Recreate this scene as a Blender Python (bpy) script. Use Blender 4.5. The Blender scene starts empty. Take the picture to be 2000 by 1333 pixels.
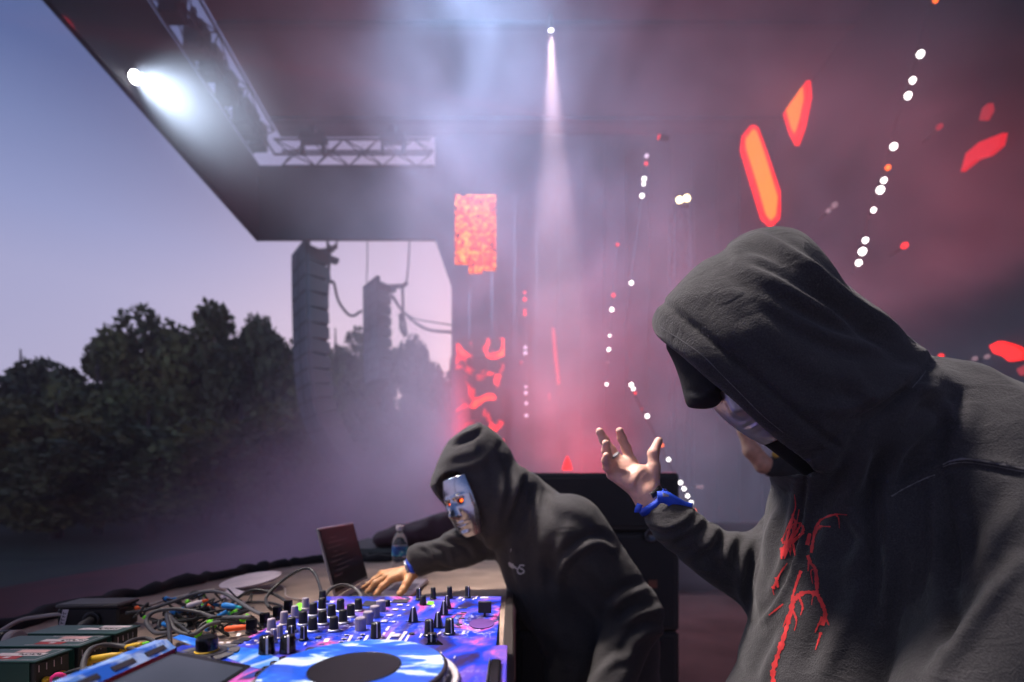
import bpy, math, random
import numpy as np
from mathutils import Vector, Matrix
from mathutils.bvhtree import BVHTree

random.seed(7)
rng = np.random.default_rng(7)
scene = bpy.context.scene
col = scene.collection

# ------------------------------------------------------------------ camera, sky, exposure
F, HOR, ZC = 889.0, 970.0, 1.30            # focal length and horizon in photo pixels, camera height


def P(px, py, D):
    """The point seen at photo pixel (px, py) at distance D in front of the camera."""
    return Vector(((px - 1000) / F * D, D, ZC + (HOR - py) / F * D))


def G(px, py, z):
    """The point seen at photo pixel (px, py) on the level plane at height z."""
    return P(px, py, (ZC - z) * F / (py - HOR))


cd = bpy.data.cameras.new('camera')
cd.lens = 16.0
cd.sensor_width = 36.0
cd.shift_y = (HOR - 666.5) / 2000
cd.clip_start = 0.02
cd.clip_end = 2000
cd.dof.use_dof = True
cd.dof.focus_distance = 0.76
cd.dof.aperture_fstop = 2.3
cam = bpy.data.objects.new('camera', cd)
cam.location = (0, 0, ZC)
cam.rotation_euler = (math.pi / 2, 0, 0)
col.objects.link(cam)
scene.camera = cam

SKY = 1.0
world = bpy.data.worlds.new('World')
scene.world = world
world.use_nodes = True
wn, wl = world.node_tree.nodes, world.node_tree.links
wn.clear()
w_out = wn.new('ShaderNodeOutputWorld')
w_bg = wn.new('ShaderNodeBackground')
w_bg2 = wn.new('ShaderNodeBackground')
w_add = wn.new('ShaderNodeAddShader')
w_tc = wn.new('ShaderNodeTexCoord')
w_sep = wn.new('ShaderNodeSeparateXYZ')
w_ramp = wn.new('ShaderNodeValToRGB')
w_sky = wn.new('ShaderNodeTexSky')
w_sky.sky_type = 'NISHITA'
w_sky.sun_disc = False
w_sky.sun_elevation = math.radians(1.0)
w_sky.sun_rotation = math.radians(3)
er = w_ramp.color_ramp
er.elements[0].position = 0.0
er.elements[0].color = (0.36, 0.34, 0.55, 1)
er.elements[1].position = 1.0
er.elements[1].color = (0.02, 0.05, 0.15, 1)
for pos, c in ((0.20, (0.38, 0.37, 0.60)), (0.33, (0.33, 0.345, 0.585)), (0.41, (0.24, 0.285, 0.54)), (0.50, (0.145, 0.20, 0.43)), (0.57, (0.062, 0.112, 0.31)), (0.68, (0.05, 0.10, 0.28))):
    e = er.elements.new(pos)
    e.color = (*c, 1)
wl.new(w_tc.outputs['Generated'], w_sep.inputs[0])
# the afterglow: the sky is paler round the point where the sun went down
w_dot = wn.new('ShaderNodeVectorMath')
w_dot.operation = 'DOT_PRODUCT'
w_dot.inputs[1].default_value = (0.05, 0.985, 0.17)
w_max = wn.new('ShaderNodeMath')
w_max.operation = 'MAXIMUM'
w_max.inputs[1].default_value = 0.0
w_pow = wn.new('ShaderNodeMath')
w_pow.operation = 'POWER'
w_pow.inputs[1].default_value = 7.0
w_glow = wn.new('ShaderNodeMix')
w_glow.data_type = 'RGBA'
w_glow.blend_type = 'ADD'
w_glow.inputs['B'].default_value = (0.86, 0.48, 0.34, 1)
wl.new(w_tc.outputs['Generated'], w_dot.inputs[0])
wl.new(w_dot.outputs['Value'], w_max.inputs[0])
wl.new(w_max.outputs[0], w_pow.inputs[0])
wl.new(w_pow.outputs[0], w_glow.inputs['Factor'])
wl.new(w_sep.outputs['Z'], w_ramp.inputs[0])
wl.new(w_ramp.outputs[0], w_glow.inputs['A'])
wl.new(w_glow.outputs['Result'], w_bg.inputs[0])
w_bg.inputs[1].default_value = 1.0 * SKY
wl.new(w_sky.outputs[0], w_bg2.inputs[0])
w_bg2.inputs[1].default_value = 0.05 * SKY
wl.new(w_bg.outputs[0], w_add.inputs[0])
wl.new(w_bg2.outputs[0], w_add.inputs[1])
wl.new(w_add.outputs[0], w_out.inputs[0])

scene.view_settings.view_transform = 'Standard'
scene.view_settings.look = 'None'
scene.view_settings.exposure = 0.0
scene.view_settings.gamma = 1.0
scene.view_settings.use_curve_mapping = False
cy = scene.cycles
cy.use_denoising = True
try:
    cy.denoiser = 'OPENIMAGEDENOISE'
except Exception:
    pass
cy.max_bounces = 6
cy.diffuse_bounces = 2
cy.glossy_bounces = 3
cy.transmission_bounces = 6
cy.transparent_max_bounces = 12
cy.volume_bounces = 1
cy.sample_clamp_indirect = 3.0
cy.sample_clamp_direct = 0
cy.volume_step_rate = 2.0
cy.volume_max_steps = 128
cy.caustics_reflective = False
cy.caustics_refractive = False

# ------------------------------------------------------------------ naming, linking, parenting
WL = {}                                    # world position of each parent's origin


def thing(name, label, cat, loc=(0, 0, 0), group=None):
    o = bpy.data.objects.new(name, None)
    o.empty_display_size = 0.1
    o.location = loc
    col.objects.link(o)
    WL[o.name] = Vector(loc)
    tag(o, label, cat, group)
    return o


def tag(o, label, cat, group=None):
    o['label'] = label
    o['category'] = cat
    if group:
        o['group'] = group


def link(name, data, parent=None, M=None, m=None, label=None, kind=None):
    """Link mesh data whose coordinates are world ones (or placed by world matrix M)."""
    o = bpy.data.objects.new(name, data)
    col.objects.link(o)
    M = M.copy() if M is not None else Matrix()
    if parent is not None:
        o.parent = parent
        base = WL.get(parent.name)
        if isinstance(base, Matrix):
            o.matrix_local = base.inverted() @ M
        else:
            o.matrix_local = Matrix.Translation(-(base or Vector())) @ M
    else:
        o.matrix_local = M
    WL[o.name] = M
    if m is not None and not data.materials:
        data.materials.append(m)
    if label:
        o['label'] = label
    if kind:
        o['kind'] = kind
    return o


def mesh(name, verts, faces, smooth=False, m=None):
    me = bpy.data.meshes.new(name)
    me.from_pydata([tuple(v) for v in verts], [], faces)
    if smooth:
        me.polygons.foreach_set('use_smooth', [True] * len(me.polygons))
    if m is not None:
        me.materials.append(m)
    me.update()
    return me


def frame(origin, zdir, xhint=(1, 0, 0)):
    z = Vector(zdir).normalized()
    x = Vector(xhint)
    x = (x - z * x.dot(z))
    if x.length < 1e-5:
        x = Vector((0, 1, 0)) - z * z.y
    x.normalize()
    y = z.cross(x)
    M = Matrix((x, y, z)).transposed().to_4x4()
    M.translation = Vector(origin)
    return M


# ------------------------------------------------------------------ simple shapes (verts, faces)
class MB:
    """Collects several shapes for one mesh."""

    def __init__(s):
        s.v, s.f = [], []

    def add(s, v, f):
        n = len(s.v)
        s.v += [tuple(a) for a in v]
        s.f += [tuple(i + n for i in q) for q in f]
        return s

    def box(s, lo, hi, bev=0.0):
        return s.add(*box_vf(lo, hi, bev))

    def tube(s, pts, r, n=8, cap=True):
        return s.add(*tube_vf(pts, r, n, cap))

    def lathe(s, prof, n=24, M=None):
        return s.add(*lathe_vf(prof, n, M))

    def mesh(s, name, smooth=False, m=None):
        return mesh(name, s.v, s.f, smooth, m)


def box_vf(lo, hi, bev=0.0):
    (x0, y0, z0), (x1, y1, z1) = lo, hi
    if bev <= 0:
        v = [(x0, y0, z0), (x1, y0, z0), (x1, y1, z0), (x0, y1, z0), (x0, y0, z1), (x1, y0, z1), (x1, y1, z1), (x0, y1, z1)]
        return v, [(0, 3, 2, 1), (4, 5, 6, 7), (0, 1, 5, 4), (1, 2, 6, 5), (2, 3, 7, 6), (3, 0, 4, 7)]
    b = bev
    rings = []
    for z, i in ((z0, b), (z0 + b, 0), (z1 - b, 0), (z1, b)):
        X0, X1, Y0, Y1 = x0 + i, x1 - i, y0 + i, y1 - i
        c = b if i == 0 else b * 0.4
        rings.append([(X0 + c, Y0, z), (X1 - c, Y0, z), (X1, Y0 + c, z), (X1, Y1 - c, z), (X1 - c, Y1, z), (X0 + c, Y1, z), (X0, Y1 - c, z), (X0, Y0 + c, z)])
    v = sum(rings, [])
    f = [tuple(range(7, -1, -1)), tuple(range(24, 32))]
    for k in range(3):
        for i in range(8):
            a, b2 = k * 8 + i, k * 8 + (i + 1) % 8
            f.append((a, b2, b2 + 8, a + 8))
    return v, f


def tube_vf(pts, r, n=8, cap=True):
    pts = [Vector(p) for p in pts]
    N = len(pts)
    rs = r if hasattr(r, '__len__') else [r] * N
    v, f = [], []
    up = None
    for i, p in enumerate(pts):
        t = (pts[min(i + 1, N - 1)] - pts[max(i - 1, 0)])
        t = t.normalized() if t.length > 1e-9 else Vector((0, 0, 1))
        if up is None:
            up = Vector((0, 0, 1)) if abs(t.z) < 0.9 else Vector((1, 0, 0))
        a = up - t * up.dot(t)
        if a.length < 1e-4:
            a = t.orthogonal()
        a.normalize()
        up = a
        b = t.cross(a)
        for k in range(n):
            th = 2 * math.pi * k / n
            v.append(p + (a * math.cos(th) + b * math.sin(th)) * rs[i])
    for i in range(N - 1):
        for k in range(n):
            k2 = (k + 1) % n
            f.append((i * n + k, i * n + k2, (i + 1) * n + k2, (i + 1) * n + k))
    if cap:
        f.append(tuple(range(n - 1, -1, -1)))
        f.append(tuple((N - 1) * n + k for k in range(n)))
    return v, f


def lathe_vf(prof, n=24, M=None):
    """prof: list of (radius, z); revolved about z."""
    v, f = [], []
    for r, z in prof:
        for k in range(n):
            th = 2 * math.pi * k / n
            p = Vector((r * math.cos(th), r * math.sin(th), z))
            v.append(M @ p if M is not None else p)
    for i in range(len(prof) - 1):
        for k in range(n):
            k2 = (k + 1) % n
            f.append((i * n + k, i * n + k2, (i + 1) * n + k2, (i + 1) * n + k))
    f.append(tuple(range(n - 1, -1, -1)))
    f.append(tuple((len(prof) - 1) * n + k for k in range(n)))
    return v, f


def spline(pts, n=8):
    """Catmull-Rom through the points."""
    p = [Vector(q) for q in pts]
    p = [p[0] * 2 - p[1]] + p + [p[-1] * 2 - p[-2]]
    out = []
    for i in range(1, len(p) - 2):
        for k in range(n):
            t = k / n
            out.append(0.5 * ((2 * p[i]) + (p[i + 1] - p[i - 1]) * t + (2 * p[i - 1] - 5 * p[i] + 4 * p[i + 1] - p[i + 2]) * t * t
                              + (3 * p[i] - p[i - 1] - 3 * p[i + 1] + p[i + 2]) * t ** 3))
    out.append(p[-2])
    return out


def slab(poly, depth_vec):
    """A flat outline (list of points) given thickness."""
    n = len(poly)
    d = Vector(depth_vec)
    v = [Vector(p) for p in poly] + [Vector(p) + d for p in poly]
    f = [tuple(range(n)), tuple(range(2 * n - 1, n - 1, -1))]
    for i in range(n):
        j = (i + 1) % n
        f.append((i, i + n, j + n, j))
    return v, f


CYL = {}


def rod(name, a, b, r, m, parent, n=8):
    key = (m.name, n)
    if key not in CYL:
        v, f = lathe_vf([(1, 0), (1, 1)], n)
        CYL[key] = mesh('rod', v, f, True, m)
        CYL[key].polygons.foreach_set('use_smooth', [len(p.vertices) == 4 for p in CYL[key].polygons])
    a, b = Vector(a), Vector(b)
    M = frame(a, b - a) @ Matrix.Diagonal((r, r, (b - a).length, 1))
    return link(name, CYL[key], parent, M)


# ------------------------------------------------------------------ materials
def nodes_of(m):
    m.use_nodes = True
    return m.node_tree.nodes, m.node_tree.links


def mat(name, c=(0.5, 0.5, 0.5), rough=0.6, metal=0.0, emit=None, es=1.0, var=0.15, scale=20.0, bump=0.0, bscale=200.0,
        sheen=0.0, coat=0.0, sss=0.0, trans=0.0, ior=1.45, wrinkle=0.0, fleck=0.0):
    """Principled material whose colour and roughness wander a little with noise, with optional fine relief."""
    m = bpy.data.materials.new(name)
    n, l = nodes_of(m)
    b = n['Principled BSDF']
    b.inputs['Roughness'].default_value = rough
    b.inputs['Metallic'].default_value = metal
    b.inputs['IOR'].default_value = ior
    b.inputs['Sheen Weight'].default_value = sheen
    b.inputs['Sheen Roughness'].default_value = 0.5
    b.inputs['Coat Weight'].default_value = coat
    b.inputs['Transmission Weight'].default_value = trans
    if sss:
        b.inputs['Subsurface Weight'].default_value = sss
        b.inputs['Subsurface Radius'].default_value = (0.012, 0.005, 0.003)
        b.inputs['Subsurface Scale'].default_value = 0.6
    if emit:
        b.inputs['Emission Color'].default_value = (*emit, 1)
        b.inputs['Emission Strength'].default_value = es
        m.cycles.emission_sampling = 'NONE'
    tc = n.new('ShaderNodeTexCoord')
    if var > 0:
        t = n.new('ShaderNodeTexNoise')
        t.inputs['Scale'].default_value = scale
        t.inputs['Detail'].default_value = 4
        l.new(tc.outputs['Object'], t.inputs['Vector'])
        r = n.new('ShaderNodeValToRGB')
        r.color_ramp.elements[0].position = 0.3
        r.color_ramp.elements[1].position = 0.7
        r.color_ramp.elements[0].color = (*[max(0, x * (1 - var)) for x in c], 1)
        r.color_ramp.elements[1].color = (*[min(1, x * (1 + var)) for x in c], 1)
        l.new(t.outputs['Fac'], r.inputs[0])
        out = r.outputs[0]
        if fleck > 0:                      # nap and lint of the cloth
            tf = n.new('ShaderNodeTexNoise')
            tf.inputs['Scale'].default_value = 480
            tf.inputs['Detail'].default_value = 2
            l.new(tc.outputs['Object'], tf.inputs['Vector'])
            rf = n.new('ShaderNodeValToRGB')
            rf.color_ramp.elements[0].position = 0.30
            rf.color_ramp.elements[0].color = (1 - fleck, 1 - fleck, 1 - fleck, 1)
            rf.color_ramp.elements[1].position = 0.72
            rf.color_ramp.elements[1].color = (1 + fleck, 1 + fleck, 1 + fleck, 1)
            el = rf.color_ramp.elements.new(0.78)
            el.color = (1 + 4 * fleck, 1 + 4 * fleck, 1 + 4 * fleck, 1)
            l.new(tf.outputs['Fac'], rf.inputs[0])
            mf = n.new('ShaderNodeMix')
            mf.data_type = 'RGBA'
            mf.blend_type = 'MULTIPLY'
            mf.inputs['Factor'].default_value = 1.0
            l.new(out, mf.inputs['A'])
            l.new(rf.outputs[0], mf.inputs['B'])
            out = mf.outputs['Result']
        l.new(out, b.inputs['Base Color'])
        mr = n.new('ShaderNodeMapRange')
        mr.inputs['To Min'].default_value = max(0.02, rough * (1 - var))
        mr.inputs['To Max'].default_value = min(1, rough * (1 + var))
        l.new(t.outputs['Fac'], mr.inputs['Value'])
        l.new(mr.outputs[0], b.inputs['Roughness'])
    else:
        b.inputs['Base Color'].default_value = (*c, 1)
    if bump > 0:
        t2 = n.new('ShaderNodeTexNoise')
        t2.inputs['Scale'].default_value = bscale
        t2.inputs['Detail'].default_value = 5
        l.new(tc.outputs['Object'], t2.inputs['Vector'])
        bp = n.new('ShaderNodeBump')
        bp.inputs['Strength'].default_value = 1.0
        bp.inputs['Distance'].default_value = bump
        l.new(t2.outputs['Fac'], bp.inputs['Height'])
        l.new(bp.outputs[0], b.inputs['Normal'])
        if wrinkle > 0:
            t3 = n.new('ShaderNodeTexNoise')
            t3.inputs['Scale'].default_value = 26
            t3.inputs['Detail'].default_value = 6
            t3.inputs['Distortion'].default_value = 1.5
            mp = n.new('ShaderNodeMapping')
            mp.inputs['Scale'].default_value = (0.6, 1.0, 1.3)
            mp.inputs['Rotation'].default_value = (0, 0.7, 0)
            l.new(tc.outputs['Object'], mp.inputs[0])
            l.new(mp.outputs[0], t3.inputs['Vector'])
            bp2 = n.new('ShaderNodeBump')
            bp2.inputs['Strength'].default_value = 1.0
            bp2.inputs['Distance'].default_value = wrinkle
            l.new(t3.outputs['Fac'], bp2.inputs['Height'])
            l.new(bp.outputs[0], bp2.inputs['Normal'])
            l.new(bp2.outputs[0], b.inputs['Normal'])
    return m


def ramp_noise_mat(name, stops, scale=4.0, detail=5, distortion=1.0, rough=0.4, emit=0.0, mapping=(1, 1, 1), rot=(0, 0, 0), interp='LINEAR', coat=0.0, crackle=None):
    """Material with a printed or displayed pattern: noise pushed through a colour ramp."""
    m = bpy.data.materials.new(name)
    n, l = nodes_of(m)
    b = n['Principled BSDF']
    tc = n.new('ShaderNodeTexCoord')
    mp = n.new('ShaderNodeMapping')
    mp.inputs['Scale'].default_value = mapping
    mp.inputs['Rotation'].default_value = rot
    l.new(tc.outputs['Object'], mp.inputs['Vector'])
    t = n.new('ShaderNodeTexNoise')
    t.inputs['Scale'].default_value = scale
    t.inputs['Detail'].default_value = detail
    t.inputs['Distortion'].default_value = distortion
    l.new(mp.outputs[0], t.inputs['Vector'])
    r = n.new('ShaderNodeValToRGB')
    r.color_ramp.interpolation = interp
    while len(r.color_ramp.elements) < len(stops):
        r.color_ramp.elements.new(0.5)
    for e, (p, c) in zip(r.color_ramp.elements, stops):
        e.position = p
    for e, (p, c) in zip(r.color_ramp.elements, stops):
        e.color = (*c, 1)
    l.new(t.outputs['Fac'], r.inputs[0])
    out = r.outputs[0]
    if crackle:
        v = n.new('ShaderNodeTexVoronoi')
        v.feature = 'DISTANCE_TO_EDGE'
        v.inputs['Scale'].default_value = crackle[0]
        t3 = n.new('ShaderNodeTexNoise')
        t3.inputs['Scale'].default_value = crackle[0] * 1.5
        l.new(tc.outputs['Object'], t3.inputs['Vector'])
        mx = n.new('ShaderNodeMix')
        mx.data_type = 'VECTOR'
        mx.inputs['Factor'].default_value = 0.12
        l.new(tc.outputs['Object'], mx.inputs['A'])
        l.new(t3.outputs['Color'], mx.inputs['B'])
        l.new(mx.outputs['Result'], v.inputs['Vector'])
        cr = n.new('ShaderNodeValToRGB')
        cr.color_ramp.elements[0].color = (1, 1, 1, 1)
        cr.color_ramp.elements[1].color = (0, 0, 0, 1)
        cr.color_ramp.elements[1].position = crackle[1]
        l.new(v.outputs['Distance'], cr.inputs[0])
        ml = n.new('ShaderNodeMath')
        ml.operation = 'MULTIPLY'
        gate = n.new('ShaderNodeValToRGB')
        gate.color_ramp.elements[0].position = 0.48
        gate.color_ramp.elements[1].position = 0.6
        t4 = n.new('ShaderNodeTexNoise')
        t4.inputs['Scale'].default_value = 7
        l.new(tc.outputs['Object'], t4.inputs['Vector'])
        l.new(t4.outputs['Fac'], gate.inputs[0])
        l.new(cr.outputs[0], ml.inputs[0])
        l.new(gate.outputs[0], ml.inputs[1])
        mc = n.new('ShaderNodeMix')
        mc.data_type = 'RGBA'
        l.new(ml.outputs[0], mc.inputs['Factor'])
        l.new(out, mc.inputs['A'])
        mc.inputs['B'].default_value = (*crackle[2], 1)
        out = mc.outputs['Result']
    l.new(out, b.inputs['Base Color'])
    b.inputs['Roughness'].default_value = rough
    b.inputs['Coat Weight'].default_value = coat
    if emit > 0:
        l.new(out, b.inputs['Emission Color'])
        b.inputs['Emission Strength'].default_value = emit
        b.inputs['Base Color'].default_value = (0.01, 0.01, 0.01, 1)
        for k in list(b.inputs['Base Color'].links):
            l.remove(k)
        m.cycles.emission_sampling = 'NONE'
    return m


# ------------------------------------------------------------------ cloth and bodies: smooth unions of solids, meshed with surface nets
def A3(v):
    return np.array(v, dtype=np.float64)


def caps(a, b, ra, rb=None, flat=None):
    """Tapered capsule."""
    rb = ra if rb is None else rb
    a, b = A3(a), A3(b)
    R = max(ra, rb)

    def f(p):
        ba = b - a
        h = np.clip(((p - a) @ ba) / max(ba @ ba, 1e-9), 0, 1)
        return np.linalg.norm(p - a - h[:, None] * ba, axis=1) - (ra + (rb - ra) * h)
    return f, np.minimum(a, b) - R, np.maximum(a, b) + R


def ell(c, r, rot=None):
    c, r = A3(c), A3(r)
    Rm = np.array(rot.to_3x3()) if rot is not None else np.eye(3)   # columns: local axes

    def f(p):
        q = (p - c) @ Rm
        k0 = np.linalg.norm(q / r, axis=1)
        k1 = np.linalg.norm(q / (r * r), axis=1) + 1e-9
        return k0 * (k0 - 1) / k1
    R = r.max()
    return f, c - R, c + R


def outline(pts, D, R, s=1.0, grow=0.0, soft=2):
    """A body whose silhouette is the outline of pixels at distance D, rounded front to back (half thickness about R*s)."""
    Df = D if callable(D) else (lambda px: D)
    q = [Vector((px, py, 0)) for px, py in pts]
    q = spline(q + [q[0]], 3)[:-1] if soft else q
    xy = np.array([[(p.x - 1000) / F * Df(p.x), ZC + (HOR - p.y) / F * Df(p.x)] for p in q])
    pxs = np.array([p.x for p in q])
    x0, x1 = xy[:, 0].min(), xy[:, 0].max()
    xs = np.linspace(pxs.min(), pxs.max(), 40)
    tabx = np.array([(x - 1000) / F * Df(x) for x in xs])
    tabD = np.array([Df(x) for x in xs])

    def f(p):
        X, Z = p[:, 0], p[:, 2]
        d = np.full(len(p), 1e9)
        inside = np.zeros(len(p), bool)
        n = len(xy)
        for i in range(n):
            ax, az = xy[i]
            bx, bz = xy[(i + 1) % n]
            ex, ez = bx - ax, bz - az
            wx, wz = X - ax, Z - az
            t = np.clip((wx * ex + wz * ez) / (ex * ex + ez * ez + 1e-12), 0, 1)
            d = np.minimum(d, (wx - ex * t) ** 2 + (wz - ez * t) ** 2)
            c = (az <= Z) != (bz <= Z)
            with np.errstate(divide='ignore', invalid='ignore'):
                xi = ax + (Z - az) / (bz - az if bz != az else 1e-9) * ex
            inside ^= c & (X < xi)
        d = np.sqrt(d)
        d = np.where(inside, -d, d) - grow
        yc = np.interp(X, tabx, tabD)
        y = np.abs(p[:, 1] - yc) / s
        return (np.sqrt(np.maximum(d + R, 0) ** 2 + y ** 2) - R) * min(1.0, s)
    T = R * s + 0.02
    lo = np.array([x0 - 0.01, tabD.min() - T, xy[:, 1].min() - 0.01])
    hi = np.array([x1 + 0.01, tabD.max() + T, xy[:, 1].max() + 0.01])
    return f, lo, hi


def halfspace(o, nrm):
    o, nrm = A3(o), A3(Vector(nrm).normalized())
    return lambda p: (p - o) @ nrm


class Solid:
    def __init__(s):
        s.ops = []

    def add(s, prim, k=0.02):
        s.ops.append(('+', prim, k))
        return s

    def cut(s, fn, k=0.006):
        """Remove where fn < 0 (fn may be a bare function: everywhere)."""
        s.ops.append(('-', fn, k))
        return s

    def bounds(s):
        lo = np.min([o[1][1] for o in s.ops if o[0] == '+'], axis=0)
        hi = np.max([o[1][2] for o in s.ops if o[0] == '+'], axis=0)
        return lo, hi

    def __call__(s, p):
        d = np.full(len(p), 10.0)
        for mode, prim, k in s.ops:
            if mode == '+':
                f, lo, hi = prim
                m = np.all((p > lo - 0.07 - k) & (p < hi + 0.07 + k), axis=1)
                if not m.any():
                    continue
                b = f(p[m])
                a = d[m]
                h = np.clip(0.5 + 0.5 * (b - a) / k, 0, 1)
                d[m] = b * (1 - h) + a * h - k * h * (1 - h)
            else:
                if isinstance(prim, tuple):
                    f, lo, hi = prim
                    m = np.all((p > lo - 0.03) & (p < hi + 0.03), axis=1)
                else:
                    f, m = prim, d < 5
                if not m.any():
                    continue
                b = -f(p[m])
                a = d[m]
                h = np.clip(0.5 - 0.5 * (a - b) / k, 0, 1)
                d[m] = a * (1 - h) + b * h + k * h * (1 - h)
        return d

    def grad(s, p, e=0.0015):
        g = np.zeros_like(p)
        for i in range(3):
            dv = np.zeros(3)
            dv[i] = e
            g[:, i] = (s(p + dv) - s(p - dv)) / (2 * e)
        return g


def surface(S, h):
    lo, hi = S.bounds()
    lo = lo - 4 * h
    c = 4 * h
    nb = np.ceil((hi + 4 * h - lo) / c).astype(int) + 1
    gi = np.stack(np.meshgrid(*[np.arange(k) for k in nb], indexing='ij'), -1).reshape(-1, 3)
    v = S(lo + (gi + 0.5) * c)
    act = gi[np.abs(v) < c * 1.45]
    loc = np.stack(np.meshgrid(*[np.arange(5)] * 3, indexing='ij'), -1).reshape(-1, 3)
    V = np.empty((len(act), 125))
    step = 6000
    for i in range(0, len(act), step):
        q = (act[i:i + step, None, :] * 4 + loc[None]).reshape(-1, 3)
        V[i:i + step] = S(lo + q * h).reshape(-1, 125)
    V = V.reshape(-1, 5, 5, 5)
    dim = nb * 4 + 2
    key = lambda ijk: (ijk[..., 0].astype(np.int64) * dim[1] + ijk[..., 1]) * dim[2] + ijk[..., 2]
    # one vertex per cell the surface crosses
    C = [V[:, i:i + 4, j:j + 4, k:k + 4] for i in (0, 1) for j in (0, 1) for k in (0, 1)]
    off = [(i, j, k) for i in (0, 1) for j in (0, 1) for k in (0, 1)]
    neg = np.sum([x < 0 for x in C], axis=0)
    b, i, j, k = np.nonzero((neg > 0) & (neg < 8))
    cv = np.stack([x[b, i, j, k] for x in C], 1)
    acc = np.zeros((len(b), 3))
    cnt = np.zeros(len(b))
    for e0 in range(8):
        for e1 in range(e0 + 1, 8):
            dd = np.array(off[e1]) - np.array(off[e0])
            if np.abs(dd).sum() != 1:
                continue
            a0, a1 = cv[:, e0], cv[:, e1]
            m = (a0 < 0) != (a1 < 0)
            t = np.where(m, a0 / np.where(m, a0 - a1, 1), 0)
            acc += np.where(m[:, None], np.array(off[e0]) + t[:, None] * dd, 0)
            cnt += m
    ijk = act[b] * 4 + np.stack([i, j, k], 1)
    pos = lo + (ijk + acc / cnt[:, None]) * h
    keys = key(ijk)
    order = np.argsort(keys)
    keys, pos = keys[order], pos[order]
    quads = []
    for ax in range(3):
        o1, o2 = [(1, 2), (2, 0), (0, 1)][ax]
        sl0 = [slice(0, 4)] * 3
        sl1 = list(sl0)
        sl1[ax] = slice(1, 5)
        a0 = V[(slice(None), *sl0)]
        a1 = V[(slice(None), *sl1)]
        b, i, j, k = np.nonzero((a0 < 0) != (a1 < 0))
        s0 = a0[b, i, j, k] < 0
        base = act[b] * 4 + np.stack([i, j, k], 1)
        q = []
        for d1, d2 in ((0, 0), (-1, 0), (-1, -1), (0, -1)):
            t = base.copy()
            t[:, o1] += d1
            t[:, o2] += d2
            kk = key(t)
            ix = np.searchsorted(keys, kk)
            ix = np.minimum(ix, len(keys) - 1)
            ix = np.where(keys[ix] == kk, ix, -1)
            q.append(ix)
        q = np.stack(q, 1)
        ok = (q >= 0).all(1)
        q, s0 = q[ok], s0[ok]
        q[~s0] = q[~s0][:, ::-1]
        quads.append(q)
    quads = np.concatenate(quads)
    for _ in range(2):
        g = S.grad(pos)
        fv = S(pos)
        stepv = fv[:, None] * g / (np.sum(g * g, 1)[:, None] + 1e-6)
        ln = np.linalg.norm(stepv, axis=1)
        stepv *= np.minimum(1, 0.6 * h / (ln + 1e-9))[:, None]
        pos = pos - stepv
    g = S.grad(pos)
    nrm = g / (np.linalg.norm(g, axis=1)[:, None] + 1e-9)
    return pos, quads, nrm


def to_mesh(name, pos, quads, m=None):
    me = bpy.data.meshes.new(name)
    me.from_pydata([], [], [])
    me.vertices.add(len(pos))
    me.vertices.foreach_set('co', pos.astype(np.float32).ravel())
    me.loops.add(len(quads) * 4)
    me.loops.foreach_set('vertex_index', quads.astype(np.int32).ravel())
    me.polygons.add(len(quads))
    me.polygons.foreach_set('loop_start', np.arange(0, len(quads) * 4, 4, dtype=np.int32))
    me.polygons.foreach_set('use_smooth', np.ones(len(quads), bool))
    me.update(calc_edges=True)
    me.validate()
    if m is not None:
        me.materials.append(m)
    return me


def relax(pos, quads, n=1, lam=0.5):
    for _ in range(n):
        acc = np.zeros_like(pos)
        cnt = np.zeros(len(pos))
        for a, b in ((0, 1), (1, 2), (2, 3), (3, 0)):
            np.add.at(acc, quads[:, a], pos[quads[:, b]])
            np.add.at(acc, quads[:, b], pos[quads[:, a]])
            np.add.at(cnt, quads[:, a], 1)
            np.add.at(cnt, quads[:, b], 1)
        pos = pos * (1 - lam) + lam * acc / np.maximum(cnt, 1)[:, None]
    return pos


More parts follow.
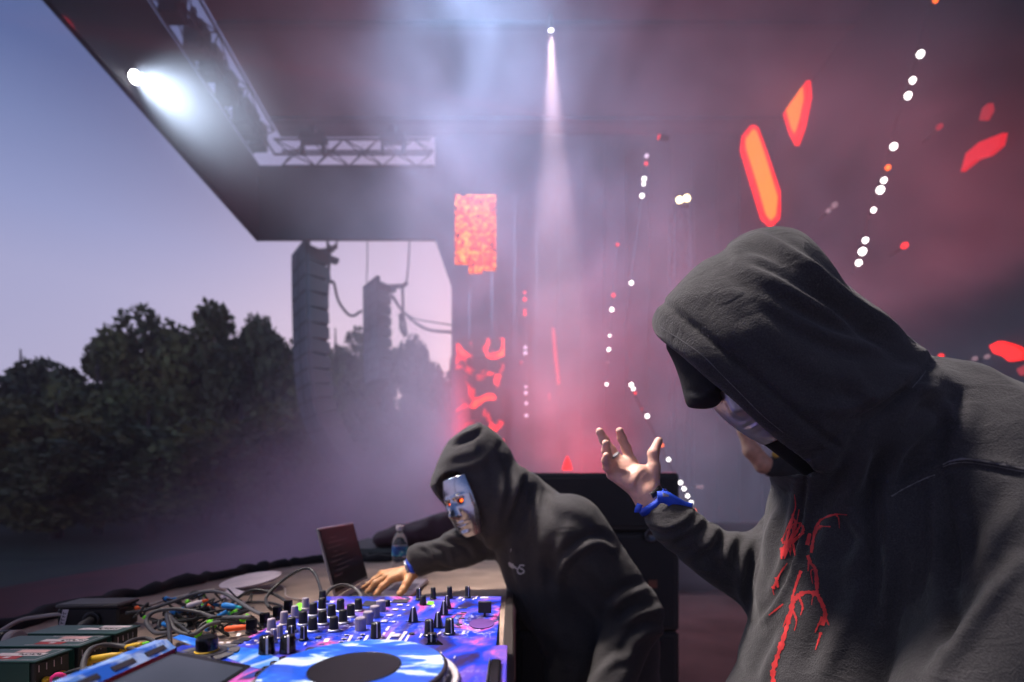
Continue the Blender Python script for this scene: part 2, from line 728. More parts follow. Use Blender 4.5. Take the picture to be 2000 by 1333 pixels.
def crease(pos, nrm, folds, ymax=None):
    """Push cloth folds: each fold is (pixels along the fold, height in m, width in px, valley share)."""
    px = 1000 + pos[:, 0] / pos[:, 1] * F
    py = HOR - (pos[:, 2] - ZC) / pos[:, 1] * F
    disp = np.zeros(len(pos))
    face = np.clip((0.45 - nrm[:, 1]) / 0.5, 0, 1)
    for fold in folds:
        pts, amp, w = fold[:3]
        valley = fold[3] if len(fold) > 3 else 0.6
        dsel = fold[4] if len(fold) > 4 else None
        q = np.array([[p.x, p.y] for p in spline([Vector((a, b, 0)) for a, b in pts], 5)])
        best = np.full(len(pos), 1e9)
        sd = np.zeros(len(pos))
        tt = np.zeros(len(pos))
        L = np.concatenate([[0], np.cumsum(np.linalg.norm(np.diff(q, axis=0), axis=1))])
        sel = (px > q[:, 0].min() - 4 * w) & (px < q[:, 0].max() + 4 * w) & (py > q[:, 1].min() - 4 * w) & (py < q[:, 1].max() + 4 * w)
        if dsel:
            sel &= (pos[:, 1] > dsel[0]) & (pos[:, 1] < dsel[1])
        X, Y = px[sel], py[sel]
        bs, ss, ts = best[sel], sd[sel], tt[sel]
        for i in range(len(q) - 1):
            ex, ey = q[i + 1] - q[i]
            el = math.hypot(ex, ey) + 1e-9
            t = np.clip(((X - q[i, 0]) * ex + (Y - q[i, 1]) * ey) / el ** 2, 0, 1)
            dx, dy = X - q[i, 0] - t * ex, Y - q[i, 1] - t * ey
            d = np.hypot(dx, dy)
            mm = d < bs
            bs = np.where(mm, d, bs)
            ss = np.where(mm, np.sign(ex * dy - ey * dx) * d, ss)
            ts = np.where(mm, (L[i] + t * el) / L[-1], ts)
        tap = np.clip(np.sin(np.pi * np.clip(ts * 0.92 + 0.04, 0, 1)), 0, 1) ** 0.6
        prof = np.exp(-(ss / w) ** 2) - valley * np.exp(-((ss - 1.7 * w) / w) ** 2)
        disp[sel] += amp * tap * prof * face[sel]
    return pos + nrm * disp[:, None]


def lump(pos, nrm, amp, scale, seed=0, stretch=(1, 1, 1)):
    """Soft irregular relief, so that cloth is never perfectly even."""
    r = np.random.default_rng(seed)
    d = np.zeros(len(pos))
    for k in range(14):
        w = r.normal(size=3) * scale * (0.6 + 0.9 * r.random()) * np.array(stretch)
        d += np.sin(pos @ w + r.random() * 6.28) / (0.6 + np.linalg.norm(w) / scale)
    return pos + nrm * (d * amp / 3)[:, None]
# ------------------------------------------------------------------ the materials of the place
M_hood = mat('charcoal_fleece', (0.027, 0.025, 0.026), 0.95, var=0.2, scale=14, bump=0.0012, bscale=420, sheen=0.12, wrinkle=0.0024, fleck=0.4)
M_hood2 = mat('black_fleece', (0.034, 0.032, 0.035), 0.95, var=0.2, scale=14, bump=0.0010, bscale=380, sheen=0.1, wrinkle=0.0024, fleck=0.35)
M_stitch = mat('grey_stitching', (0.12, 0.115, 0.115), 0.9)
M_trouser = mat('black_trouser_cloth', (0.02, 0.02, 0.023), 0.9)
M_skin = mat('skin', (0.74, 0.42, 0.32), 0.5, var=0.12, scale=60, bump=0.0005, bscale=350, sss=0.15)
M_skin2 = mat('orange_skin', (0.74, 0.37, 0.17), 0.5, var=0.12, scale=60, bump=0.0005, bscale=350, sss=0.15)  # more orange than the near man's skin
M_skin3 = mat('dim_lit_skin', (0.50, 0.25, 0.16), 0.55, var=0.15, scale=40, bump=0.0004, bscale=300, sss=0.1)  # dim red light put into the helper's skin colour
M_nail = mat('fingernail', (0.72, 0.45, 0.38), 0.3, var=0.05)
M_chrome = mat('chrome', (0.58, 0.56, 0.60), 0.2, 1.0, var=0.05, bump=0.0006, bscale=60)
M_blackcloth = mat('black_cotton', (0.008, 0.008, 0.010), 0.9, bump=0.0006, bscale=260)
M_chrome2 = mat('satin_chrome', (0.74, 0.71, 0.80), 0.36, 0.7, var=0.05, bump=0.0004, bscale=60)
M_eye = mat('glowing_eye', (0.02, 0.0, 0.0), 0.4, emit=(1.0, 0.10, 0.01), es=4.0, var=0)
M_bluefab = mat('blue_festival_fabric', (0.02, 0.08, 0.62), 0.6, bump=0.0004, bscale=500)
M_redprint = mat('red_screen_print', (0.52, 0.03, 0.03), 0.6, var=0.3, scale=60)
M_whiteprint = mat('white_screen_print', (0.5, 0.5, 0.52), 0.6)
M_metal = mat('brushed_metal', (0.55, 0.55, 0.57), 0.35, 1.0)
M_blackplastic = mat('black_plastic', (0.012, 0.012, 0.014), 0.35, bump=0.0001, bscale=900)
M_gold = mat('ochre_cloth', (0.5, 0.3, 0.04), 0.7)
# ------------------------------------------------------------------ ground, stage, roof
M_ground = mat('trodden_grass', (0.035, 0.045, 0.022), 0.95, var=0.4, scale=0.6)
M_floor = mat('stage_vinyl', (0.10, 0.040, 0.040), 0.8, var=0.35, scale=1.5)  # red stage light on the floor put into the colour
M_floor.node_tree.nodes['Principled BSDF'].inputs['Specular IOR Level'].default_value = 0.08
M_fabric = mat('dark_scrim', (0.022, 0.026, 0.036), 0.9, var=0.25, scale=0.8)
M_roofskin = mat('roof_sheeting', (0.05, 0.05, 0.062), 0.8, var=0.25, scale=0.7)
M_truss = mat('dark_truss_metal', (0.03, 0.032, 0.045), 0.5, 0.3)
M_lamp = mat('lamp_housing', (0.015, 0.015, 0.017), 0.4)
M_cab = mat('speaker_paint', (0.016, 0.015, 0.017), 0.55, bump=0.0008, bscale=300)
M_grille = mat('speaker_grille', (0.10, 0.104, 0.12), 0.7)
M_cable = mat('cable_rubber', (0.018, 0.018, 0.02), 0.45, var=0.2)


def glow(name, c, s):
    return mat(name, (0.02, 0.02, 0.02), 0.5, emit=c, es=s, var=0)


E_white = glow('white_bulb', (1.0, 0.93, 0.9), 7)
E_lilac = glow('lilac_bulb', (0.85, 0.62, 0.85), 1.6)
E_warm = glow('warm_bulb', (1.0, 0.82, 0.45), 9)
E_red = glow('red_bulb', (1.0, 0.015, 0.008), 2.0)
E_orange = glow('orange_bulb', (1.0, 0.13, 0.004), 3.0)
E_dim = glow('dim_bulb', (0.6, 0.35, 0.42), 0.5)
E_dimred = glow('dim_red_bulb', (0.8, 0.03, 0.05), 0.5)
E_key = glow('lit_lens', (1.0, 0.97, 1.0), 60)
E_rim = glow('red_led_tiles', (1.0, 0.010, 0.004), 1.9)
E_core = glow('amber_led_tiles', (1.0, 0.17, 0.006), 2.2)
E_crim = glow('crimson_led_tiles', (0.85, 0.004, 0.012), 0.9)
E_flame = ramp_noise_mat('flame_video', [(0.34, (0.10, 0.001, 0.001)), (0.42, (0.45, 0.004, 0.002)), (0.49, (1.0, 0.035, 0.002)), (0.55, (1.0, 0.14, 0.004)), (0.62, (1.1, 0.36, 0.02))],
                         scale=6.2, detail=6, distortion=2.6, emit=1.7, mapping=(1, 1, 1.0))
E_flame2 = ramp_noise_mat('dark_flame_video', [(0.52, (0.006, 0.0, 0.001)), (0.57, (0.45, 0.003, 0.002)), (0.615, (1.0, 0.012, 0.003)), (0.69, (1.0, 0.10, 0.006))],
                          scale=1.7, detail=6, distortion=1.4, emit=2.6)

FX, SY = -6.96, 12.5                       # front edge and far side of the stage
SLANT = 0.062                              # the front edge runs slightly askew


def fx(y, dx=0.0):
    return FX + SLANT * (SY - y) + dx


HB, HT, RZ = 8.36, 10.33, 11.25             # header bottom and top, roof

gm = MB().box((-68, -5, -2.2), (18, 73, -1.8)).mesh('ground', False, M_ground)
link('ground', gm, kind='structure')
fm = MB().box((-7.3, -4, -0.25), (8.6, SY + 0.4, 0.0), 0.02).mesh('stage_floor', False, M_floor)
link('stage_floor', fm, kind='structure')

st = thing('festival_stage', 'open festival stage with dark roof, scrim headers and a tall dark side wall', 'stage', (0, 0, 0))
link('roof_panel', MB().add(*slab([(fx(-3.8, 0.56), -3.8, RZ), (8.4, -3.8, RZ), (8.4, SY + 0.1, RZ), (fx(SY + 0.1, 0.56), SY + 0.1, RZ)][::-1], (0, 0, 0.12))).mesh('roof', False, M_roofskin), st)
for i in range(7):
    y = -2.5 + i * 2.4
    link('rafter', MB().box((fx(y, 0.6), y, RZ - 0.09), (8.3, y + 0.14, RZ - 0.003)).mesh('rafter', False, M_fabric), st)
link('front_header', MB().add(*slab([(fx(-3.8), -3.8, HB), (fx(SY + 0.1), SY + 0.1, HB), (fx(SY + 0.1), SY + 0.1, HT + 0.1), (fx(-3.8), -3.8, HT + 0.1)], (-0.1, 0, 0))).mesh('header', False, M_fabric), st)
link('side_header', MB().box((FX + 0.003, SY, HB + 0.004), (-2.112, SY + 0.1, HT + 0.06)).mesh('header', False, M_fabric), st)
prof = [(-2.11, HB), (-1.66, 7.06), (-1.66, 0.004), (8.4, 0.004), (8.4, RZ - 0.004), (-2.11, RZ - 0.004)]
mb = MB()
mb.add(*slab([(x, SY, z) for x, z in prof], (0, 0.12, 0)))
link('side_wall', mb.mesh('side_wall', False, M_fabric), st)
link('back_wall', MB().box((7.2, -3.8, 0.004), (7.3, SY - 0.004, RZ - 0.004)).mesh('back_wall', False, M_fabric), st)
for y in (-3.6, SY - 0.35):
    pass
for x, y in ((fx(-3.7, -0.05), -3.7), (8.3, -3.7)):
    link('corner_post', MB().box((x - 0.15, y - 0.15, 0), (x + 0.15, y + 0.15, HB - 0.003)).mesh('post', False, M_truss), st)
# vertical seams of the dark side wall's cloth drops
for i, x in enumerate(np.arange(-1.2, 7.0, 0.62)):
    z1 = RZ - 0.3 if x > -1 else 6.9
    link('wall_batten', MB().box((x, SY - 0.05, 0.01), (x + 0.06, SY - 0.003, z1 - 0.2 * (i % 3))).mesh('batten', False, M_truss), st)


def truss(name, label, a, b, w, h, n, group=None):
    a, b = Vector(a), Vector(b)
    t = thing(name, label, 'truss', tuple(a), group)
    d = (b - a).normalized()
    up = Vector((0, 0, 1)) if abs(d.z) < 0.9 else Vector((1, 0, 0))
    s = d.cross(up).normalized() * (w / 2)
    u = s.cross(d).normalized() * (h / 2)
    cs = [s + u, -s + u, -s - u, s - u]
    for c in cs:
        rod('chord', a + c, b + c, 0.028, M_truss, t)
    for i in range(n):
        p, q = a.lerp(b, i / n), a.lerp(b, (i + 1) / n)
        for k in range(4):
            c0, c1 = cs[k], cs[(k + 1) % 4]
            if (i + k) % 2:
                c0, c1 = c1, c0
            rod('brace', p + c0, q + c1, 0.017, M_truss, t, 6)
    return t


tf = truss('roof_truss', 'dark lattice truss running along the front edge of the roof', (fx(-2.0, 0.34), -2.0, 10.72), (fx(12.1, 0.34), 12.1, 10.72), 0.55, 0.62, 22, 'roof trusses')
ts = truss('roof_truss', 'dark lattice truss across the far end gap below the roof', (-6.3, 12.25, 10.55), (-2.15, 12.25, 10.55), 0.42, 0.40, 9, 'roof trusses')
for i, x in enumerate((-5.35, -3.2)):
    mb = MB().box((x - 0.35, 12.1, 10.86), (x + 0.35, 12.4, 10.98)).box((x - 0.07, 12.18, 10.99), (x + 0.07, 12.32, RZ - 0.003))
    mb.box((x - 0.32, 12.2, 10.5), (x - 0.24, 12.3, 10.85)).box((x + 0.24, 12.2, 10.5), (x + 0.32, 12.3, 10.85))
    link('hanger', mb.mesh('hanger', False, M_truss), ts)
for i, y in enumerate((3.2, 4.3, 5.0, 5.5, 6.6, 7.0, 7.9, 8.4, 9.1, 9.6, 10.2, 10.9, 11.2, 11.6)):
    mb = MB().box((fx(y, 0.14), y, 10.25), (fx(y, 0.54), y + 0.28, 10.9), 0.03).box((fx(y, 0.24), y + 0.1, 10.9), (fx(y, 0.34), y + 0.16, RZ - 0.05))
    link('junction_box', mb.mesh('junction_box', False, M_truss), tf)
truss('light_tower', 'slim lattice tower under the bright double lamp', (P(1328, 1000, 10.8).x, 10.8, 0.01), (P(1328, 1000, 10.8).x, 10.8, P(1330, 402, 10.8).z), 0.36, 0.36, 16)

# ------------------------------------------------------------------ lamps
def fixture(name, label, loc, tgt, r, length, lens, energy=0, c=(1, 1, 1), ang=30, blend=0.6, soft=None, group=None, yoke=True):
    t = thing(name, label, 'stage light', tuple(loc), group)
    M = frame(loc, Vector(loc) - Vector(tgt))           # z points backwards
    v, f = lathe_vf([(r * 0.6, length), (r * 0.95, length * 0.7), (r, 0.02), (r * 1.06, 0.0), (r * 1.06, -0.03), (r * 0.98, -0.03), (r * 0.95, 0.0)], 20)
    link('housing', mesh('housing', v, f, False, M_lamp), t, M)
    v, f = lathe_vf([(r * 0.94, -0.004), (r * 0.7, -0.016), (0.0, -0.022)], 20)
    link('lens', mesh('lens', v, f, True, lens), t, M)
    if yoke:
        a = M @ Vector((r * 1.15, 0, length * 0.4))
        b = M @ Vector((-r * 1.15, 0, length * 0.4))
        up = Vector((0, 0, r * 2.2))
        v, f = tube_vf([a, a + up, b + up, b], r * 0.12, 6)
        link('yoke', mesh('yoke', v, f, False, M_lamp), t)
    if energy:
        l = bpy.data.lights.new(name, 'SPOT')
        l.energy = energy
        l.color = c
        l.spot_size = math.radians(ang)
        l.spot_blend = blend
        l.shadow_soft_size = soft or r * 0.8
        o = bpy.data.objects.new('lamp_light', l)
        col.objects.link(o)
        o.parent = t
        o.matrix_local = Matrix.Translation(-Vector(loc)) @ M @ Matrix.Translation((0, 0, -0.06))
    return t


KEY = 9000
fixture('spotlight', 'blazing white spotlight clamped to the front edge of the roof', P(263, 151, 8.0), (0.3, 5.6, 3.8), 0.10, 0.4, E_key, KEY, (0.64, 0.82, 1.0), 50, 1.0, 0.16)
fixture('spotlight', 'narrow white spotlight beaming down from the smoky roof centre', P(1076, 58, 8.9), P(1086, 560, 8.9), 0.05, 0.3, E_white, 14000, (1.0, 0.82, 0.86), 16, 0.8, 0.05)
fixture('wash_light', 'lavender wash light high in the smoke at the top of the picture', (-1.0, 6.3, 10.6), (-0.2, 9.5, 8.0), 0.16, 0.3, E_lilac, 7600, (0.40, 0.68, 1.0), 125, 1.0)
fixture('wash_light', 'added red light hidden behind the black speaker stack, reddens the smoke', P(1150, 1010, 7.0), P(1090, 500, 10.5), 0.14, 0.25, E_red, 2300, (1.0, 0.05, 0.07), 100, 1.0, 0.4)  # added lamp, stands in for the red light of the LED panels
fixture('wash_light', 'added red light hidden low behind the masked man, reddens the smoke', P(968, 1000, 10.5), P(930, 560, 10.5), 0.14, 0.25, E_red, 1700, (1.0, 0.06, 0.09), 95, 1.0, 0.4)  # second added lamp in place of the LED panels' red glow
fixture('wash_light', 'added mauve light off to the right, colours the smoke, outside the picture', (6.3, 2.9, 4.4), (0.6, 9.0, 4.6), 0.16, 0.3, E_lilac, 3000, (1.0, 0.27, 0.34), 72, 1.0)  # added lamp, turns the right half of the smoke pinker
fixture('laser_head', 'small red laser throwing a thin beam to the left', P(1288, 268, 9.5), P(870, 190, 8.3), 0.06, 0.22, E_red, 30000, (1.0, 0.02, 0.03), 1.3, 0.1, 0.02)

fixture('spotlight', 'added white spotlight that brightens the near man, outside the picture', (-3.3, 1.9, 8.6), (0.25, 0.84, 1.73), 0.13, 0.4, E_white, 15000, (1.0, 0.90, 0.88), 11.5, 1.0, 0.9)  # added unseen lamp, lights the near man's hood and palm
fixture('spotlight', 'added white spotlight that brightens the far man, outside the picture', (-3.9, 1.9, 8.6), (-0.25, 1.45, 1.44), 0.13, 0.4, E_white, 8500, (1.0, 0.86, 0.76), 9.5, 1.0, 0.7)  # added unseen lamp, lights the far man's hood and hand
fixture('spotlight', 'added white spotlight that brightens the players, outside the picture', (-3.0, -0.2, 8.6), (-0.30, 0.72, 1.08), 0.13, 0.4, E_white, 2300, (1.0, 0.88, 0.84), 11, 1.0, 0.3)  # added unseen lamp, lights the mixer and player

# double blinder on the tower
bl = thing('blinder_lamp', 'bright pair of warm white lamps on top of the slim tower', 'stage light', tuple(P(1335, 388, 10.8)))
c = P(1335, 388, 10.8)
link('housing', MB().box(c + Vector((-0.2, 0.03, -0.13)), c + Vector((0.2, 0.2, 0.13)), 0.02).mesh('housing', False, M_lamp), bl)
v, f = lathe_vf([(0.08, 0), (0.06, 0.03), (0, 0.045)], 16)
bm_ = mesh('bulb', v, f, True, E_warm)
for dx in (-0.085, 0.085):
    link('bulb', bm_, bl, frame(c + Vector((dx, 0.02, 0.02 * (1 if dx > 0 else -1))), (0, -1, 0)))

BULB = {}
BR = random.Random(3)


def light_strip(label, D, ends, bulbs, r=0.05, D1=None, group='lamp strips hanging in the smoke'):
    D1 = D1 or D
    dd = lambda py: D + (D1 - D) * (py - ends[0][1]) / (ends[1][1] - ends[0][1])
    a, b = P(*ends[0], D), P(*ends[1], D1)
    t = thing('light_strip', label, 'light strip', tuple(b), group)
    back = Vector((0, 0.06, 0))
    rod('rail', a + back, b + back, 0.018, M_truss, t)
    for px, py, m, s in bulbs:
        if m.name not in BULB:
            v, f = lathe_vf([(0.0, -1.0), (0.6, -0.8), (0.95, -0.3), (0.95, 0.3), (0.6, 0.8), (0, 1.0)], 12)
            BULB[m.name] = mesh('bulb', v, f, True, m)
        c = P(px, py, dd(py))
        s *= BR.uniform(0.58, 0.86)
        if 'can' not in BULB:
            v, f = lathe_vf([(0.5, 1.9), (0.95, 1.5), (1.12, 0.1), (1.0, 0.1), (0.9, 0.9)], 12)
            BULB['can'] = mesh('lamp_can', v, f, False, M_lamp)
        link('lamp_can', BULB['can'], t, frame(c, (0, 1, 0)) @ Matrix.Diagonal((r * s, r * s, r * s, 1)))
        link('bulb', BULB[m.name], t, Matrix.Translation(c) @ Matrix.Diagonal((r * s, r * s, r * s, 1)))
    return t


W_, O_, R_, L_, D_, DR = E_white, E_orange, E_red, E_lilac, E_dim, E_dimred
light_strip('long slanting strip of bright white lamps at the right', 7.0, ((1834, -40), (1670, 530)),
            [(1827, 1, O_, 1.1), (1797, 107, W_, 1.2), (1782, 158, W_, 1.1), (1773, 188, W_, 1.1), (1745, 287, W_, 1.1), (1734, 328, O_, 1.1), (1726, 353, W_, 1.15), (1719, 372, W_, 1.1),
             (1706, 411, W_, 0.9), (1690, 470, W_, 1.05), (1684, 492, W_, 1.05), (1677, 514, W_, 1.0)], 0.058)
light_strip('upright strip with a white lamp cluster left of the bright double lamp', 10.2, ((1267, 285), (1222, 640)),
            [(1263, 305, L_, 0.9), (1262, 320, R_, 0.9), (1258, 350, W_, 0.9), (1257, 360, W_, 0.8), (1254, 383, W_, 0.9), (1233, 553, W_, 0.8)], 0.062)
light_strip('upright strip with two red lamps above warm dim ones', 10.8, ((1208, 460), (1183, 770)),
            [(1206, 478, R_, 0.8), (1198, 577, R_, 1.0), (1195, 605, W_, 0.9), (1191, 656, W_, 0.7), (1189, 683, W_, 0.75), (1187, 708, D_, 0.7), (1185, 751, W_, 0.75)], 0.062)
light_strip('vertical strip of red lamps over pale lilac lamps', 11.8, ((1025, 560), (1029, 825)),
            [(1025, 572, R_, 1.0), (1025, 585, R_, 1.0), (1025, 607, R_, 0.9), (1025, 614, R_, 0.9), (1026, 679, L_, 0.9), (1026, 690, L_, 1.1), (1018, 708, DR, 0.9), (1027, 756, L_, 0.85),
             (1027, 768, L_, 0.95), (1028, 788, L_, 1.0), (1028, 812, L_, 0.9)], 0.062)
light_strip('slanting strip of small lamps behind the raised hand', 7.5, ((1228, 742), (1362, 1010)),
            [(1233, 752, W_, 0.8), (1237, 760, W_, 0.85), (1241, 768, R_, 0.8), (1254, 799, DR, 0.8), (1264, 813, W_, 0.8), (1293, 870, O_, 0.9), (1306, 898, W_, 0.85), (1329, 943, W_, 1.0),
             (1336, 955, W_, 0.9), (1343, 969, W_, 0.9), (1350, 982, W_, 0.9), (1356, 998, O_, 0.9)], 0.045)


def small_lamp(label, px, py, D, m, r):
    c = P(px, py, D)
    t = thing('small_lamp', label, 'lamp', tuple(c), 'small lamps scattered in the smoke')
    v, f = lathe_vf([(0, -r), (r * 0.8, -r * 0.6), (r, 0), (r * 0.8, r * 0.6), (0, r)], 12)
    link('bulb', mesh('bulb', v, f, True, m), t, Matrix.Translation(c))
    link('bracket', MB().box(c + Vector((-0.02, r * 0.9, -0.02)), c + Vector((0.02, r + 0.25, 0.02))).mesh('bracket', False, M_lamp), t)


small_lamp('single red lamp above the hood, right of the white strip foot', 1767, 480, 7.2, E_red, 0.05)
small_lamp('faint red lamp high at the right, above the crimson shard', 1835, 248, 7.0, E_dimred, 0.045)
small_lamp('left of two faint pale lamps beside the long shard', 1618, 412, 9.0, E_dim, 0.05)
small_lamp('right of two faint pale lamps beside the long shard', 1630, 401, 9.0, E_dim, 0.06)
small_lamp('small red lamp peeping over the near man\'s shoulder', 1838, 696, 6.5, E_red, 0.035)
small_lamp('faint pale lamp left of the red shards at the far right', 1904, 701, 6.6, E_dim, 0.035)
small_lamp('faint pale lamp touching the red shards at the far right', 1928, 697, 6.6, E_dim, 0.035)
small_lamp('orange lamp glowing beside the masked man\'s chin', 893, 1019, 2.9, E_orange, 0.022)
small_lamp('left of two tiny faint lamps right of the raised hand', 1363, 951, 9.0, E_dim, 0.04)
small_lamp('right of two tiny faint lamps right of the raised hand', 1371, 951, 9.0, E_dim, 0.04)

# ------------------------------------------------------------------ LED pieces of the set
BW = 7.05


def onback(px, py):
    return P(px, py, BW * F / (px - 1000))


def onside(px, py):
    return P(px, py, SY - 0.30)


def shard(label, pts, place, depth, core=None, rim=None, group='glowing shard screens'):
    pw = [place(*p) for p in pts]
    c = sum(pw, Vector()) / len(pw)
    t = thing('shard_screen', label, 'led screen', tuple(c), group)
    v, f = slab(pw, depth)
    link('tile_rim' if core else 'screen_face', mesh('rim', v, f, False, rim or E_rim), t)
    if core:
        n = Vector(depth).normalized() * -0.006
        pc = [place(*p) + n for p in core]
        v, f = slab(pc, -n * 0.8)
        link('screen_face', mesh('face', v, f, False, E_core), t)
    d = Vector(depth)
    v, f = tube_vf([c + d, c + d * 3], 0.03, 6)
    link('wall_bracket', mesh('bracket', v, f, False, M_truss), t)


shard('long leaning amber shard with a red rim, above the near man\'s hood', [(1452, 262), (1470, 241), (1482, 250), (1500, 300), (1528, 384), (1523, 428), (1509, 443), (1490, 425), (1470, 360), (1449, 290)],
      onside, (0, 0.1, 0), [(1456, 272), (1471, 252), (1478, 258), (1494, 304), (1519, 386), (1515, 421), (1506, 431), (1496, 420), (1478, 358), (1457, 290)])
shard('pointed amber shard with a red rim, higher of the two over the hood', [(1523, 176), (1536, 146), (1553, 135), (1575, 152), (1578, 190), (1566, 250), (1553, 285), (1541, 262), (1526, 214)],
      onback, (0.1, 0, 0), [(1531, 178), (1541, 153), (1553, 145), (1567, 158), (1570, 192), (1560, 238), (1552, 262), (1545, 248), (1534, 210)])
shard('crimson winged shard at the far right', [(1876, 336), (1886, 300), (1912, 278), (1958, 260), (1952, 285), (1930, 304), (1905, 312)], onback, (0.08, 0, 0), None, E_crim)
shard('dim small crimson shard above the winged one', [(1912, 235), (1918, 212), (1930, 202), (1932, 215), (1922, 236)], onback, (0.08, 0, 0), None, E_dimred)
shard('broken red shard glowing behind the near man\'s shoulder', [(1932, 676), (1950, 667), (1968, 672), (1985, 678), (1998, 688), (1994, 702), (1970, 706), (1958, 696), (1940, 690)], onback, (0.08, 0, 0), None, E_rim)
shard('small dim red shard at the right frame edge', [(1985, 722), (1999, 714), (2010, 720), (2006, 732), (1992, 734)], onback, (0.08, 0, 0), None, E_dimred)
shard('thin red blade standing in the smoke mid stage', [(1078, 640), (1083, 641), (1094, 748), (1089, 752), (1081, 690)], onside, (0, 0.06, 0), None, E_crim)
shard('faint short red blade below the thin one', [(1071, 768), (1074, 766), (1075, 780), (1072, 782)], onside, (0, 0.06, 0), None, E_dimred)
shard('little red spike over the speaker stack', [(1098, 918), (1102, 905), (1108, 890), (1114, 903), (1118, 918)], lambda a, b: P(a, b, 7.2), (0, 0.05, 0), None, E_rim)
shard('faint red bar just right of the raised thumb', [(1293, 923), (1320, 922), (1321, 930), (1294, 931)], lambda a, b: P(a, b, 9.0), (0, 0.05, 0), None, E_dimred)


def video_panel(label, x0, x1, rows, m, D, cut=None):
    """LED banner of square-ish tiles, each its own piece."""
    a, b = P(x0, rows[0], D), P(x1, rows[-1], D)
    t = thing('video_banner', label, 'led screen', ((a.x + b.x) / 2, D, b.z), 'flame video banners')
    nx = 3
    for i in range(len(rows) - 1):
        for k in range(nx):
            xa, xb = x0 + (x1 - x0) * k / nx, x0 + (x1 - x0) * (k + 1) / nx
            bot = rows[i + 1] - (cut[k] if cut and i == len(rows) - 2 else 0)
            p, q = P(xa, rows[i], D), P(xb, bot, D)
            link('led_panel', MB().box((p.x + 0.004, D, q.z + 0.004), (q.x - 0.004, D + 0.07, p.z - 0.004)).mesh('led_panel', False, m), t)


video_panel('orange flame banner hanging high before the side wall', 888, 969, [380, 418, 456, 494, 532], E_flame, 8.4, [18, 0, 6])
video_panel('dark banner with broken red flames, below the orange one', 890, 985, [660, 700, 740, 780, 820, 860, 900, 940], E_flame2, 11.4)

# ------------------------------------------------------------------ line arrays
def line_array(label, px, py, D, n, yaw, s, curve):
    top = P(px, py, D)
    t = thing('line_array', label, 'line array', tuple(top), 'hanging speaker arrays')
    W, H, DP = 1.34 * s, 0.44 * s, 0.62 * s
    mb = MB()
    # wedge cabinet: front at -y local, trapezoid towards the back
    hb = H * 0.36
    v = [(-W / 2, 0, -H / 2), (W / 2, 0, -H / 2), (W / 2, 0, H / 2), (-W / 2, 0, H / 2), (-W / 2, DP, -hb), (W / 2, DP, -hb), (W / 2, DP, hb), (-W / 2, DP, hb)]
    mb.add(v, [(0, 1, 2, 3), (5, 4, 7, 6), (1, 5, 6, 2), (4, 0, 3, 7), (3, 2, 6, 7), (4, 5, 1, 0)])
    cab = mb.mesh('cabinet', False, M_cab)
    g = MB()
    for sx in (-1, 1):
        g.box((sx * W * 0.25 - W * 0.21, -0.02, -H * 0.42), (sx * W * 0.25 + W * 0.21, -0.002, H * 0.42))
    grl = g.mesh('grille', False, M_grille)
    hrm = MB().box((-0.01, 0.02, -H * 0.5), (0.01, 0.09, H * 0.46)).mesh('rigging_bar', False, M_truss)
    ang = 0.0
    pos = Vector((0, 0, -0.12 * s))
    R = Matrix.Rotation(yaw, 4, 'Z')
    for i in range(n):
        a0 = ang
        ang += curve(i / (n - 1))
        T = Matrix.Rotation(ang, 4, 'X')
        mid = pos + (T.to_3x3() @ Vector((0, 0, -H / 2)))
        M = Matrix.Translation(top) @ R @ Matrix.Translation(mid) @ T
        c = link('cabinet', cab, t, M)
        link('grille', grl, c, M)
        for sx in (-1, 1):
            link('rigging_bar', hrm, c, M @ Matrix.Translation((sx * (W / 2 + 0.012), 0, 0)))
        pos = mid + (T.to_3x3() @ Vector((0, 0, -H / 2)))
    fb = MB().box((-W / 2, 0.0, -0.1 * s), (W / 2, 0.12, 0.06 * s)).box((-W * 0.1, 0.12, -0.06), (W * 0.1, 1.15 * s, 0.05))
    link('fly_bar', fb.mesh('fly_bar', False, M_truss), t, Matrix.Translation(top) @ R)
    return t


line_array('large curved speaker array hanging nearest the roof corner', 583, 485, 13.4, 16, math.radians(-48), 1.0, lambda t: 0.005 + 0.34 * max(0, t - 0.42))
line_array('smaller straight speaker array hanging beside the stage wall', 722, 552, 16.2, 9, math.radians(-48), 0.86, lambda t: 0.004)


def cable_thing(name, label, pts, r, m=None, group=None, n=6, parts=None, cat='cable'):
    pts = [Vector(p) for p in pts]
    q = spline(pts, 8)
    v, f = tube_vf(q, r, n)
    o = link(name, mesh(name, v, f, True, m or M_cable))
    tag(o, label, cat, group)
    return o


Dl = 13.6
cable_thing('rigging_cable', 'cable looping from the large speaker array toward the smaller one', [P(640, 470, Dl), P(643, 545, Dl), P(652, 553, Dl), P(662, 590, 14.2), P(685, 617, 15), P(706, 608, 15.8)], 0.045)
cable_thing('rigging_cable', 'cable hanging straight down behind the large speaker array', [P(645, 480, Dl), P(640, 560, Dl), P(634, 700, Dl)], 0.05)
cable_thing('rigging_cable', 'cable swagging from the smaller array to the stage wall', [P(763, 577, 16), P(790, 612, 15.6), P(830, 642, 14.5), P(884, 650, 12.8)], 0.045)
cable_thing('rigging_cable', 'thin upper cable running to the stage wall by the smaller array', [P(766, 575, 16), P(800, 618, 15), P(884, 636, 12.8)], 0.022)
cable_thing('rigging_cable', 'bunched knot of cable hanging under the smaller array bracket', [P(786, 560, 16), P(787, 610, 16), P(782, 640, 16), P(793, 655, 16), P(788, 620, 16), P(781, 618, 16), P(790, 658, 16)], 0.05)
